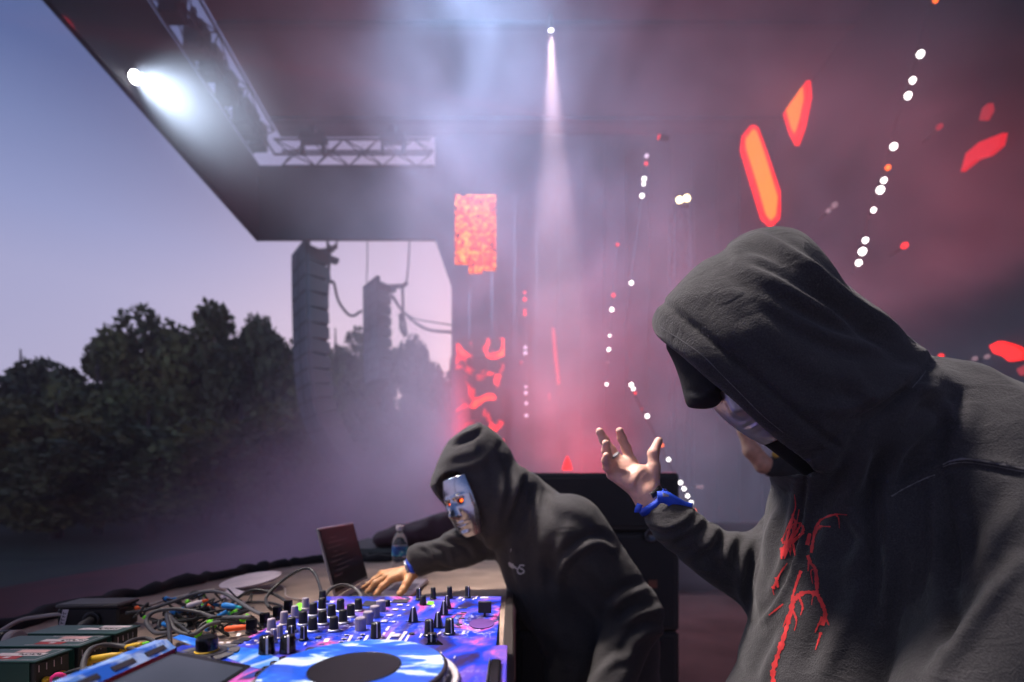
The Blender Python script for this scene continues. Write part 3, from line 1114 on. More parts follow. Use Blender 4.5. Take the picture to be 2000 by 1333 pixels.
for i, (a, b, D, r) in enumerate((((658, 466), (656, 484), 13.6, 0.03), ((717, 462), (716, 552), 16.2, 0.02), ((800, 462), (794, 556), 16.2, 0.03))):
    cable_thing('hoist_chain', ['short hoist hook above the large array bracket', 'thin hoist wire holding the smaller array', 'hoist chain holding the smaller array bracket'][i],
                [P(*a, D), P((a[0] + b[0]) / 2 + 1, (a[1] + b[1]) / 2, D), P(*b, D)], r, M_truss, cat='hoist chain')
mb = MB()
mb.add(*tube_vf([P(616, 491, 13.6), P(648, 489, 13.6), P(657, 480, 13.6)], 0.07, 8))
o = link('rigging_beam', mb.mesh('beam', False, M_truss)); tag(o, 'short bracket bar reaching right from the large array top', 'rigging bar')
mb = MB()
mb.add(*tube_vf([P(748, 561, 16.2), P(788, 559, 16.2), P(795, 552, 16.2)], 0.08, 8))
o = link('rigging_beam', mb.mesh('beam', False, M_truss)); tag(o, 'short bracket bar reaching right from the smaller array top', 'rigging bar')
# outrigger beams that carry the arrays
o = link('outrigger_beam', MB().box((-6.9, SY + 0.75, HB + 0.62), (-1.7, SY + 1.15, HB + 0.97)).mesh('outrigger', False, M_truss)); tag(o, 'steel beam outside the stage that carries the hanging arrays, behind the header', 'beam')

# ------------------------------------------------------------------ trees beyond the field
LEAF = []
for nm, c in (('oak_leaves', (0.095, 0.115, 0.040)), ('lime_leaves', (0.12, 0.128, 0.042)), ('dark_leaves', (0.075, 0.090, 0.038))):
    LEAF.append(mat(nm, c, 0.7, var=0.5, scale=0.5))
M_bark = mat('bark', (0.04, 0.03, 0.024), 0.9, var=0.3, scale=3)


def crown_mesh(seed, R, Hc, n, loose, m):
    r = np.random.default_rng(seed)
    nc = 34
    d = r.normal(size=(nc, 3))
    d /= np.linalg.norm(d, axis=1)[:, None]
    cc = d * (0.35 + 0.65 * r.random((nc, 1)) ** 0.6) * np.array([R, R, Hc / 2])
    cr = (0.22 + 0.2 * r.random(nc)) * R * loose
    k = r.integers(0, nc, n)
    dd = r.normal(size=(n, 3))
    dd /= np.linalg.norm(dd, axis=1)[:, None]
    c = cc[k] + dd * (cr[k] * r.random(n) ** 0.35)[:, None]
    c[:, 2] += Hc / 2
    s = 0.18 + 0.20 * r.random(n)
    a = r.normal(size=(n, 3)); a /= np.linalg.norm(a, axis=1)[:, None]
    b = np.cross(a, r.normal(size=(n, 3))); b /= np.linalg.norm(b, axis=1)[:, None]
    a *= s[:, None]; b *= (s * 0.6)[:, None]
    v = np.stack([c - a, c + b, c + a, c - b], 1).reshape(-1, 3)
    q = np.arange(n * 4).reshape(-1, 4)
    me = to_mesh('leaves', v, q, m)
    me.polygons.foreach_set('use_smooth', np.zeros(n, bool))
    return me, cc


CROWNS = [crown_mesh(11 + i, 5.2, 11.0, 13000, 1.0 if i < 2 else 0.78, LEAF[i % 3]) for i in range(3)]
TREES = [  # top pixel x, y, distance, width scale, crown kind, label
    (40, 700, 40, 1.25, 2, 'dark broad tree, outermost on the left'),
    (190, 725, 37, 1.1, 0, 'low rounded tree in the dip of the treeline'),
    (300, 662, 43, 1.0, 1, 'tree stepping up left of the tallest tree'),
    (400, 600, 46, 1.35, 0, 'tallest tree in the middle of the treeline'),
    (515, 618, 44, 0.95, 2, 'ragged tree just left of the large speaker array'),
    (655, 650, 42, 0.9, 1, 'loose airy tree between the two speaker arrays'),
    (800, 668, 40, 0.9, 2, 'loose airy tree right of the smaller speaker array'),
    (880, 720, 38, 0.8, 0, 'tree half hidden behind the stage side wall'),
    (110, 830, 33, 1.2, 1, 'nearer low tree at the lower left of the treeline'),
    (290, 850, 33, 1.2, 2, 'nearer low tree beneath the stepping tree'),
    (470, 820, 34, 1.2, 0, 'nearer low tree beneath the tallest tree'),
    (640, 800, 34, 1.1, 1, 'nearer low tree behind the foot of the large array'),
    (790, 820, 33, 1.1, 2, 'nearer low tree below the smaller array'),
    (-60, 760, 38, 1.2, 0, 'tree cut by the left edge of the picture'),
]
for i, (px, py, D, w, kind, lab) in enumerate(TREES):
    topp = P(px, py - 34, D)
    H = topp.z + 1.8
    t = thing('tree', lab, 'tree', (topp.x, D, -1.8), 'trees beyond the field')
    me, cc = CROWNS[kind]
    ch = H * 0.86
    R = Matrix.Translation((topp.x, D, -1.8 + H - ch)) @ Matrix.Rotation(i * 1.3, 4, 'Z') @ Matrix.Diagonal((w, w, ch / 11.0 * 0.93, 1))
    link('crown', me, t, R)
    mb = MB()
    mb.tube([(topp.x, D, -1.9), (topp.x + 0.15, D, H * 0.3), (topp.x, D + 0.1, H * 0.62), (topp.x, D, H * 0.85)], [0.38, 0.3, 0.2, 0.05], 8)
    for k in range(5):
        z = H * (0.25 + 0.1 * k)
        e = R @ Vector(cc[(k * 7 + i) % len(cc)] + np.array([0, 0, 5.5]))
        mb.tube([(topp.x, D, z), ((topp.x + e.x) / 2, (D + e.y) / 2, (z + e.z) / 2 + 0.4), e], [0.14, 0.09, 0.03], 6)
    link('trunk', mb.mesh('trunk', True, M_bark), t)

# the wood behind them, one far dark mass
r_ = np.random.default_rng(77)
n_ = 26000
wx_ = r_.uniform(-66, 14, n_)
fy = r_.uniform(50, 60, n_)
fz = -1.8 + r_.random(n_) ** 0.8 * (9.5 + 2.2 * np.sin(wx_ * 0.33) + 1.3 * np.sin(wx_ * 0.9 + 1))
a_ = r_.normal(size=(n_, 3)); a_ /= np.linalg.norm(a_, axis=1)[:, None]
b_ = np.cross(a_, r_.normal(size=(n_, 3))); b_ /= np.linalg.norm(b_, axis=1)[:, None]
s_ = r_.uniform(0.5, 0.9, n_)[:, None]
c_ = np.stack([wx_, fy, fz], 1)
link('far_wood', to_mesh('far_wood', np.stack([c_ - a_ * s_, c_ + b_ * s_ * 0.6, c_ + a_ * s_, c_ - b_ * s_ * 0.6], 1).reshape(-1, 3), np.arange(n_ * 4).reshape(-1, 4), LEAF[2]), kind='stuff')

# ------------------------------------------------------------------ air: thin haze everywhere, stage smoke under the roof
def volume_mat(name, c, dens, noise=None, aniso=0.0, front=(0.28, 0.52, 0.12), right=(99, 1)):
    m = bpy.data.materials.new(name)
    n, l = nodes_of(m)
    n.clear()
    o = n.new('ShaderNodeOutputMaterial')
    v = n.new('ShaderNodeVolumePrincipled')
    v.inputs['Color'].default_value = (*c, 1)
    v.inputs['Density'].default_value = dens
    v.inputs['Anisotropy'].default_value = aniso
    l.new(v.outputs[0], o.inputs['Volume'])
    if noise:
        sc, lo, hi = noise
        tc = n.new('ShaderNodeTexCoord')
        t = n.new('ShaderNodeTexNoise')
        t.inputs['Scale'].default_value = sc
        t.inputs['Detail'].default_value = 5
        t.inputs['Distortion'].default_value = 0.7
        l.new(tc.outputs['Object'], t.inputs['Vector'])
        mr = n.new('ShaderNodeMapRange')
        mr.inputs['From Min'].default_value = 0.36
        mr.inputs['From Max'].default_value = 0.66
        mr.inputs['To Min'].default_value = lo
        mr.inputs['To Max'].default_value = hi
        l.new(t.outputs['Fac'], mr.inputs['Value'])
        # thick under the roof and deep in the stage, gone towards the open front near the floor
        sp_ = n.new('ShaderNodeSeparateXYZ')
        l.new(tc.outputs['Object'], sp_.inputs[0])
        m1 = n.new('ShaderNodeMath'); m1.operation = 'MULTIPLY_ADD'
        m1.inputs[1].default_value, m1.inputs[2].default_value = front[0], front[1]
        m2 = n.new('ShaderNodeMath'); m2.operation = 'MULTIPLY_ADD'
        m2.inputs[1].default_value = front[2]
        l.new(sp_.outputs['X'], m1.inputs[0])
        l.new(sp_.outputs['Z'], m2.inputs[0])
        l.new(m1.outputs[0], m2.inputs[2])
        sm = n.new('ShaderNodeMapRange')
        sm.interpolation_type = 'SMOOTHSTEP'
        l.new(m2.outputs[0], sm.inputs['Value'])
        mm = n.new('ShaderNodeMath'); mm.operation = 'MULTIPLY'
        l.new(mr.outputs[0], mm.inputs[0])
        l.new(sm.outputs[0], mm.inputs[1])
        rr_ = n.new('ShaderNodeMapRange')
        rr_.interpolation_type = 'SMOOTHSTEP'
        rr_.inputs['From Min'].default_value = right[0]
        rr_.inputs['From Max'].default_value = right[0] - right[1]
        l.new(sp_.outputs['X'], rr_.inputs['Value'])
        m4 = n.new('ShaderNodeMath'); m4.operation = 'MULTIPLY'
        l.new(mm.outputs[0], m4.inputs[0])
        l.new(rr_.outputs[0], m4.inputs[1])
        l.new(m4.outputs[0], v.inputs['Density'])
    return m


link('haze', MB().box((-70, -6, -2.8), (20, 75, 24)).mesh('haze', False, volume_mat('pale_haze', (0.80, 0.72, 0.80), 0.0013)), kind='stuff')
link('stage_smoke', MB().add(*slab([(fx(2.4, 0.04), 2.4, 0.15), (7.0, 2.4, 0.15), (7.0, 12.1, 0.15), (fx(12.1, 0.04), 12.1, 0.15)][::-1], (0, 0, 10.85))).mesh('smoke', False, volume_mat('stage_smoke', (0.89, 0.73, 0.84), 0.06, (0.50, -0.016, 0.094), right=(8.6, 5.0))), kind='stuff')  # pinkish tint: some red stage light put into the smoke colour
link('smoke_bank', MB().box((-5.4, 4.6, 0.05), (-1.0, 12.05, 5.6)).mesh('smoke', False, volume_mat('low_smoke', (0.94, 0.72, 0.86), 0.03, (0.5, 0.10, 0.85), front=(0.30, 1.85, -0.33))), kind='stuff')  # pinker still, red light put into the bank's colour

# a puff of smoke hanging in front of the blazing spotlight
pm = bpy.data.materials.new('lamp_smoke')
n, l = nodes_of(pm)
n.clear()
o_ = n.new('ShaderNodeOutputMaterial')
v_ = n.new('ShaderNodeVolumePrincipled')
v_.inputs['Color'].default_value = (0.84, 0.80, 0.86, 1)
tc_ = n.new('ShaderNodeTexCoord')
ln_ = n.new('ShaderNodeVectorMath')
ln_.operation = 'LENGTH'
mr_ = n.new('ShaderNodeMapRange')
mr_.interpolation_type = 'SMOOTHSTEP'
mr_.inputs['From Min'].default_value = 1.0
mr_.inputs['From Max'].default_value = 0.1
mr_.inputs['To Max'].default_value = 0.055
l.new(tc_.outputs['Object'], ln_.inputs[0])
l.new(ln_.outputs['Value'], mr_.inputs['Value'])
l.new(mr_.outputs[0], v_.inputs['Density'])
l.new(v_.outputs[0], o_.inputs['Volume'])
v, f = lathe_vf([(math.sin(t) if 0 < t < math.pi else 0.0, -math.cos(t)) for t in np.linspace(0, math.pi, 13)], 20)
link('smoke_puff', mesh('smoke_puff', v, f, True, pm), None, Matrix.Translation(P(335, 198, 7.9)) @ Matrix.Diagonal((3.4, 3.2, 2.6, 1)), kind='stuff')
# ------------------------------------------------------------------ desk
TZ = 0.96                                  # desk top
MZ = 1.09                                  # mixer top
CZ = 1.10                                  # player top
M_desk = mat('worn_desk_board', (0.30, 0.215, 0.17), 0.7, var=0.35, scale=7, bump=0.0006, bscale=60)
M_skirt = mat('black_skirt_cloth', (0.012, 0.012, 0.015), 0.9, bump=0.002, bscale=30)
M_edge = mat('desk_edge_trim', (0.035, 0.028, 0.026), 0.5)
M_art = ramp_noise_mat('printed_galaxy_skin', [(0.28, (0.010, 0.008, 0.035)), (0.37, (0.030, 0.015, 0.10)), (0.42, (0.004, 0.025, 0.36)), (0.48, (0.003, 0.045, 0.62)), (0.53, (0.07, 0.05, 0.48)), (0.57, (0.20, 0.10, 0.46)), (0.615, (0.62, 0.09, 0.40)), (0.65, (0.012, 0.010, 0.05)), (0.72, (0.02, 0.08, 0.6)), (0.8, (0.3, 0.35, 0.8))],
                       scale=8.5, detail=6, distortion=1.8, rough=0.3, coat=0.15, mapping=(1.0, 0.55, 1.0), rot=(0, 0, 0.6), crackle=(24, 0.03, (0.55, 0.55, 0.9)))
M_artb = ramp_noise_mat('printed_blue_skin', [(0.34, (0.005, 0.09, 0.55)), (0.45, (0.015, 0.17, 0.68)), (0.52, (0.14, 0.32, 0.74)), (0.58, (0.36, 0.50, 0.78)), (0.64, (0.01, 0.12, 0.6))],
                        scale=16, detail=4, distortion=1.0, rough=0.3, coat=0.2)
M_jog = ramp_noise_mat('printed_feather_art', [(0.34, (0.003, 0.06, 0.50)), (0.53, (0.004, 0.11, 0.70)), (0.57, (0.04, 0.22, 0.78)), (0.595, (0.50, 0.64, 0.80)), (0.70, (0.62, 0.70, 0.80))],
                       scale=34, detail=5, distortion=0.9, rough=0.28, coat=0.25, mapping=(0.42, 1.5, 1), rot=(0, 0, -0.75))
M_knob = mat('black_knob_rubber', (0.012, 0.012, 0.014), 0.5)
M_gloss = mat('gloss_black', (0.008, 0.008, 0.009), 0.15)
M_lilac = mat('grey_knob_rubber', (0.33, 0.28, 0.34), 0.5)
M_white = mat('white_paint_line', (0.75, 0.72, 0.74), 0.5)
M_tape = mat('white_tape', (0.62, 0.53, 0.54), 0.6)
M_ink = mat('dark_ink', (0.02, 0.02, 0.025), 0.6)
M_pad = mat('frosted_button', (0.52, 0.46, 0.55), 0.4)
M_dkbtn = mat('dark_button', (0.03, 0.028, 0.034), 0.4)
M_steel = mat('dark_steel', (0.10, 0.10, 0.11), 0.3, 0.8)
M_alu = mat('laptop_aluminium', (0.52, 0.50, 0.50), 0.35, 0.9)
M_screen = mat('dark_glass', (0.012, 0.010, 0.012), 0.3)
M_screen.node_tree.nodes['Principled BSDF'].inputs['Specular IOR Level'].default_value = 0.2
M_cdjscreen = mat('player_touchscreen', (0.02, 0.022, 0.028), 0.16, emit=(0.10, 0.12, 0.18), es=0.35)
M_redbezel = mat('red_bezel_strip', (0.35, 0.006, 0.012), 0.3)
M_neon = mat('neon_green_tape', (0.18, 0.85, 0.02), 0.6)
M_blueT = mat('blue_tape', (0.01, 0.22, 0.62), 0.6)
M_tealT = mat('teal_tape', (0.02, 0.45, 0.5), 0.6)
M_orT = mat('orange_tape', (0.85, 0.10, 0.01), 0.6)
M_pinkT = mat('pink_tape', (0.85, 0.03, 0.22), 0.6)
M_yel = mat('yellow_connector', (0.80, 0.48, 0.02), 0.45)
M_gcable = mat('grey_cable', (0.075, 0.072, 0.075), 0.5)
M_lcable = mat('pale_cable', (0.42, 0.35, 0.32), 0.6)
M_green = mat('dark_green_enamel', (0.012, 0.055, 0.040), 0.35)
M_redlab = mat('red_label', (0.38, 0.02, 0.015), 0.5)
M_pinklab = mat('pale_pink_label', (0.66, 0.38, 0.36), 0.55)
M_plate = mat('pale_plastic', (0.72, 0.60, 0.63), 0.4)
M_water = mat('clear_bottle_plastic', (0.92, 0.90, 0.94), 0.06, trans=0.92, ior=1.33, var=0)
M_label = ramp_noise_mat('bottle_label', [(0.40, (0.01, 0.06, 0.26)), (0.52, (0.03, 0.16, 0.42)), (0.58, (0.02, 0.45, 0.55)), (0.62, (0.5, 0.6, 0.7))], scale=22, detail=2, rough=0.4)

tb = thing('dj_desk', 'large wooden performance desk draped in black at its front edge', 'desk', (-0.6, 1.2, 0))
edge = [(-1.29, -0.3), (-1.31, 0.6), (-1.30, 1.5), (-1.20, 2.05), (-1.02, 2.38), (-0.02, 2.42), (-0.012, -0.3)]
v, f = slab([(x, y, TZ - 0.03) for x, y in edge], (0, 0, 0.03))
# front-to-back order keeps the top facing up
link('desk_top', mesh('desk_top', v, [q[::-1] for q in f], False, M_desk), tb)
v, f = [], []
path = spline([(x, y, 0) for x, y in edge[:-1]], 6)
for i, p in enumerate(path):
    wv = 0.018 * math.sin(i * 1.9)
    v += [(p.x + wv, p.y + wv, 0.012), (p.x, p.y, TZ - 0.032)]
f = [(2 * i, 2 * i + 2, 2 * i + 3, 2 * i + 1) for i in range(len(path) - 1)]
link('skirt', mesh('skirt', v, f, True, M_skirt), tb)
link('side_panel', MB().box((-0.034, -0.3, 0.0), (-0.016, 2.40, TZ - 0.033)).mesh('side_panel', False, M_skirt), tb)
link('edge_trim', MB().box((-0.0205, -0.3, TZ + 0.0005), (0.004, 2.42, TZ + 0.012), 0.003).box((-0.011, -0.3, TZ - 0.05), (0.003, 2.42, TZ - 0.001)).mesh('edge_trim', False, M_edge), tb)

# rolled black cloth along the desk's front edge
cp = spline([(x, y, TZ + 0.014) for x, y in [(-1.27, 0.4), (-1.28, 0.9), (-1.275, 1.5), (-1.18, 2.0), (-1.0, 2.33), (-0.6, 2.39), (-0.2, 2.40)]], 14)
cp = [p + Vector((0.012 * math.sin(i * 1.3), 0.012 * math.cos(i * 0.9), 0.006 * math.sin(i * 2.1))) for i, p in enumerate(cp)]
v, f = tube_vf(cp, [0.022 + 0.004 * math.sin(i * 1.7) + 0.004 * math.sin(i * 0.6) for i in range(len(cp))], 10)
o = link('black_cloth', mesh('cloth_roll', v, f, True, M_skirt))
tag(o, 'crumpled black cloth rolled along the far edge of the desk', 'cloth')


def on(px, py, z, M_extra=None):
    return G(px, py, z)


def knob(parent, px, py, z, r, h, m, style='round', line=None, skirt=None, label=None, ang=0.0):
    c = G(px, py, z)
    n = 20
    if style == 'fluted':
        prof = [(r, 0), (r * 0.96, h * 0.92), (r * 0.82, h), (0.0, h)]
        v, f = [], []
        for rr, zz in prof:
            for k in range(40):
                th = 2 * math.pi * k / 40
                q = rr * (1 - 0.07 * (k % 2)) if rr > 0 else 0
                v.append((q * math.cos(th), q * math.sin(th), zz))
        for i in range(3):
            for k in range(40):
                f.append((i * 40 + k, i * 40 + (k + 1) % 40, (i + 1) * 40 + (k + 1) % 40, (i + 1) * 40 + k))
    elif style == 'flat':                  # narrow-topped selector
        v, f = lathe_vf([(r * 1.05, 0), (r * 1.05, 0.0025), (r * 0.92, 0.003), (r * 0.9, h * 0.3)], n)
        v2, f2 = box_vf((-r * 0.9, -r * 0.45, h * 0.2), (r * 0.9, r * 0.45, h), r * 0.12)
        k = len(v)
        v, f = list(v) + list(v2), list(f) + [tuple(i + k for i in q) for q in f2]
    else:
        v, f = lathe_vf([(r * 1.02, 0), (r, h * 0.1), (r * 0.86, h * 0.92), (r * 0.78, h), (0.0, h)], n)
    M = Matrix.Translation(c) @ Matrix.Rotation(ang, 4, 'Z')
    o = link('knob', mesh('knob', v, f, style == 'round', m), parent, M, label=label)
    if skirt:
        vv, ff = lathe_vf([(r * 1.22, 0.0006), (r * 1.24, 0.0022), (r * 1.02, 0.0036), (r * 0.9, 0.0036)], n)
        link('skirt_ring', mesh('skirt_ring', vv, ff, True, skirt), o, M)
    if line:
        # pointer line up the side facing the camera and over the top
        mb = MB()
        w = r * 0.13
        pr = [(r * 1.02, h * 0.08), (r * 0.875, h * 0.92), (r * 0.80, h * 1.01), (r * 0.15, h * 1.01)]
        pr = [(a + 0.0005, b + 0.0003) for a, b in pr]
        vv = []
        for a, b in pr:
            vv += [(-w, -a, b), (w, -a, b)]
        mb.add(vv, [(2 * i, 2 * i + 1, 2 * i + 3, 2 * i + 2) for i in range(3)])
        link('pointer', mb.mesh('pointer', False, line), o, M @ Matrix.Rotation(0.5, 4, 'Z'))
    return o


def flat_piece(name, parent, pts, z, t, m):
    pw = [G(px, py, z) for px, py in pts]
    v, f = slab(pw, (0, 0, t))
    return link(name, mesh(name, v, f, False, m), parent)


def pad(name, parent, px, py, z, wx, wy, t, m, rot=0.0):
    c = G(px, py, z)
    return link(name, MB().box((-wx / 2, -wy / 2, 0.0002), (wx / 2, wy / 2, t), min(wx, wy) * 0.12).mesh(name, False, m), parent, Matrix.Translation(c) @ Matrix.Rotation(rot, 4, 'Z'))


# ------------------------------------------------------------------ mixer
x0, x1, y0, y1 = -0.395, -0.022, 0.622, 0.957
mx = thing('dj_mixer', 'four channel mixer with galaxy skin and rows of black and grey knobs', 'mixer', ((x0 + x1) / 2, (y0 + y1) / 2, TZ))
link('case', MB().box((x0 + 0.004, y0 + 0.004, TZ + 0.012), (x1 - 0.004, y1 - 0.004, MZ - 0.004), 0.002).mesh('case', False, M_steel), mx)
link('faceplate', MB().box((x0, y0, MZ - 0.0035), (x1, y1, MZ), 0.001).mesh('faceplate', False, M_art), mx)
for sx in (x0 + 0.04, x1 - 0.04):
    for sy in (y0 + 0.04, y1 - 0.04):
        v, f = lathe_vf([(0.012, TZ + 0.001), (0.014, TZ + 0.0118)], 12)
        link('foot', mesh('foot', v, f, True, M_knob), mx, Matrix.Translation((sx, sy, 0)))
for px, py in ((491, 1237), (517, 1224), (542, 1210), (563, 1197)):
    knob(mx, px, py, MZ, 0.0078, 0.022, M_gloss, 'flat', ang=0.3)
for px, py, h in ((530, 1235, 0.021), (555, 1221, 0.022), (576, 1207, 0.021), (597, 1190, 0.021)):
    knob(mx, px, py, MZ, 0.0066, h, M_lilac, skirt=M_tape)
for px, py in ((534, 1256), (546, 1248)):
    knob(mx, px, py, MZ, 0.0048, 0.020, M_lilac, line=M_white, skirt=M_tape)
for px, py in ((569, 1235), (592, 1221), (612, 1203), (629, 1192), (630, 1176), (611, 1234), (630, 1220), (648, 1207), (665, 1195), (652, 1233), (670, 1218), (685, 1206), (700, 1194)):
    knob(mx, px, py, MZ, 0.0072, 0.0225, M_knob, skirt=M_white)
for px, py in ((569, 1250), (593, 1251)):
    knob(mx, px, py, MZ, 0.0052, 0.0205, M_knob, line=M_white, skirt=M_knob)
for px, py in ((704, 1231), (719, 1218), (732, 1206), (744, 1194)):
    knob(mx, px, py, MZ, 0.0085, 0.020, M_lilac, 'fluted')
knob(mx, 756, 1184, MZ, 0.0062, 0.011, M_knob)
knob(mx, 734, 1246, MZ, 0.0078, 0.0225, M_knob, line=M_white)
for px, py, ln in ((818, 1172, M_white), (846, 1171, None), (878, 1169, None), (913, 1168, M_white)):
    knob(mx, px, py, MZ, 0.0058, 0.024, M_knob, line=ln, skirt=M_knob)
knob(mx, 826, 1182, MZ, 0.0066, 0.018, M_knob)
for px, py in ((838, 1242), (878, 1239)):
    knob(mx, px, py, MZ, 0.0074, 0.024, M_knob, line=M_white, skirt=M_steel)


def fader(px, py, s=1.0, slot=0.05):
    c = G(px, py, MZ)
    M = Matrix.Translation(c)
    link('fader_slot', MB().box((-slot * 0.5, -0.0012, -0.0030), (slot * 0.5, 0.0012, 0.0004)).mesh('fader_slot', False, M_ink), mx, M @ Matrix.Translation((0.012, 0, 0.0001)))
    v = [(-0.0065, -0.0050, 0), (0.0065, -0.0050, 0), (0.0065, 0.0050, 0), (-0.0065, 0.0050, 0), (-0.0022, -0.0042, 0.020), (0.0022, -0.0042, 0.020), (0.0022, 0.0042, 0.020), (-0.0022, 0.0042, 0.020)]
    v = [(a * s, b * s, (c_ + 0.0008) * s) for a, b, c_ in v]
    o = link('fader', mesh('fader', v, [(0, 3, 2, 1), (4, 5, 6, 7), (0, 1, 5, 4), (1, 2, 6, 5), (2, 3, 7, 6), (3, 0, 4, 7)], False, M_knob), mx, M)
    link('pointer', MB().add([(-0.0011, -0.0062, 0.002), (0.0011, -0.0062, 0.002), (0.0011, -0.0053, 0.0242), (-0.0011, -0.0053, 0.0242), (-0.0011, 0.0045, 0.0242), (0.0011, 0.0045, 0.0242)], [(0, 1, 2, 3), (3, 2, 5, 4)]).mesh('pointer', False, M_white), o, M)


for px, py in ((807, 1215), (873, 1189), (867, 1201), (855, 1226)):
    fader(px, py, 1.15)
# crossfader and its scale
a, b = G(838, 1263, MZ), G(939, 1257, MZ)
link('crossfader_slot', MB().box((a.x, a.y - 0.002, MZ - 0.003), (b.x, a.y + 0.004, MZ + 0.0005)).mesh('crossfader_slot', False, M_ink), mx)
c = G(845, 1264, MZ)
v = [(-0.013, -0.010, 0), (0.013, -0.010, 0), (0.013, 0.010, 0), (-0.013, 0.010, 0), (-0.006, -0.006, 0.007), (0.006, -0.006, 0.007), (0.006, 0.006, 0.007), (-0.006, 0.006, 0.007),
     (-0.0065, -0.005, 0.018), (0.0045, -0.005, 0.018), (0.0045, 0.005, 0.018), (-0.0065, 0.005, 0.018)]
fc = [(0, 3, 2, 1), (8, 9, 10, 11)] + [(k * 4 + i, k * 4 + (i + 1) % 4, k * 4 + 4 + (i + 1) % 4, k * 4 + 4 + i) for k in range(2) for i in range(4)]
cf = link('crossfader', mesh('crossfader', v, fc, False, M_gloss), mx, Matrix.Translation(c + Vector((0, 0, 0.001))))
link('pointer', MB().box((-0.002, -0.0062, 0.008), (0.0, -0.0050, 0.0186)).mesh('pointer', False, M_white), cf, Matrix.Translation(c + Vector((0, 0, 0.001))))
mb = MB()
for i in range(24):
    x = G(864, 1266.5, MZ).x + i * 0.0019
    mb.box((x, c.y - 0.012, MZ + 0.0001), (x + 0.0007, c.y - 0.0065, MZ + 0.0004))
link('crossfader_scale', mb.mesh('scale', False, M_pad), mx, kind='stuff')
# plate with the square black switch
sq = G(947, 1204, MZ)
link('switch_dial', mesh('switch_dial', *lathe_vf([(0.023, 0.0002), (0.023, 0.0012), (0.0, 0.0014)], 28), False, mat('violet_dial', (0.12, 0.05, 0.22), 0.4)), mx, Matrix.Translation(G(941, 1219, MZ)) @ Matrix.Diagonal((0.9, 1.25, 1, 1)))
o = link('switch_plate', MB().box((-0.0115, -0.003, 0.006), (0.0115, 0.003, 0.026), 0.001).box((-0.002, -0.0015, 0.0), (0.002, 0.0015, 0.006)).mesh('switch_plate', False, M_ink), mx, Matrix.Translation(sq))
for px, py, w, d in ((750, 1215, 0.011, 0.011), (761, 1203, 0.012, 0.011), (772, 1192, 0.012, 0.011), (781, 1183, 0.011, 0.011)):
    pad('button', mx, px, py, MZ, w, d, 0.0022, M_pad)
for px, py in ((769, 1216), (780, 1204), (789, 1193), (797, 1184)):
    pad('button', mx, px, py, MZ, 0.0062, 0.007, 0.002, M_pad)
for px, py in ((774, 1243),):
    pad('button', mx, px, py, MZ, 0.013, 0.015, 0.0022, M_pad)
for px, py in ((804, 1240), (622, 1248)):
    pad('button', mx, px, py, MZ, 0.008, 0.006, 0.003, M_dkbtn)
for px, py, rot in ((908, 1188, 0.0), (906, 1198, 0.0), (902, 1209, 0.0), (897, 1221, 0)):
    pad('button', mx, px, py, MZ, 0.010, 0.0052, 0.0014, M_dkbtn)
    pad('button_mark', mx, px - 11, py, MZ, 0.004, 0.0045, 0.0004, M_pad)
for px, py in ((667, 1255), (672, 1249), (677, 1242), (698, 1253), (703, 1247), (708, 1241)):
    o = pad('button', mx, px, py, MZ, 0.0075, 0.0052, 0.0014, M_pad)
    pad('button_mark', mx, px + 0.3, py - 0.3, MZ + 0.0013, 0.0045, 0.0026, 0.0003, M_ink)
# paper tape strips and printed ticks
flat_piece('tape_strip', mx, [(750, 1255), (757, 1253), (772, 1235), (764, 1235)], MZ + 0.0003, 0.0003, M_tape)
flat_piece('tape_strip', mx, [(776, 1254), (783, 1252), (797, 1234), (789, 1234)], MZ + 0.0003, 0.0003, M_tape)
flat_piece('green_tape', mx, [(834, 1182), (846, 1182), (848, 1176), (836, 1175)], MZ + 0.0003, 0.0003, M_neon)
flat_piece('green_tape', mx, [(570, 1192), (588, 1194), (592, 1180), (584, 1179), (574, 1185)], MZ + 0.0003, 0.0012, M_neon)
link('round_badge', mesh('badge', *lathe_vf([(0.009, 0.0002), (0.009, 0.0008), (0, 0.0009)], 24), False, M_pad), mx, Matrix.Translation(G(946, 1168, MZ)))
ticks = [(638, 1251, 10, 7), (684, 1247, 6, 12), (715, 1247, 6, 12), (795, 1247, 5, 12), (822, 1242, 4, 8), (855, 1240, 3, 6), (859, 1237, 3, 5), (905, 1236, 4, 7), (466, 1240, 8, 6), (432, 1256, 8, 4), (446, 1256, 8, 4), (757, 1228, 5, 8), (750, 1238, 5, 5), (745, 1246, 4, 6),
         (508, 1255, 8, 4), (500, 1252, 6, 3), (484, 1260, 8, 3), (760, 1176, 6, 3), (790, 1172, 6, 3), (905, 1172, 3, 5), (898, 1168, 4, 4), (930, 1168, 3, 5), (925, 1170, 3, 4), (846, 1184, 5, 5), (700, 1184, 8, 3), (722, 1182, 6, 3), (690, 1180, 10, 3), (648, 1176, 8, 4), (662, 1172, 8, 4)]
for px, py, w, h in ticks:
    flat_piece('printed_mark', mx, [(px - w / 2 - h * 0.3, py + h / 2), (px + w / 2 - h * 0.3, py + h / 2), (px + w / 2 + h * 0.3, py - h / 2), (px - w / 2 + h * 0.3, py - h / 2)], MZ + 0.0002, 0.00025, M_tape)
for px, py in ((450, 1262), (437, 1271), (475, 1250), (462, 1255)):
    flat_piece('connector_cover', mx, [(px - 12, py + 3), (px + 10, py + 3), (px + 16, py - 3), (px - 4, py - 3)], MZ + 0.0002, 0.0012, M_dkbtn)
flat_piece('usb_panel', mx, [(706, 1184), (737, 1186), (746, 1176), (714, 1175)], MZ + 0.0002, 0.001, M_dkbtn)
flat_piece('usb_panel', mx, [(762, 1178), (795, 1178), (800, 1172), (770, 1172)], MZ + 0.0002, 0.001, M_dkbtn)

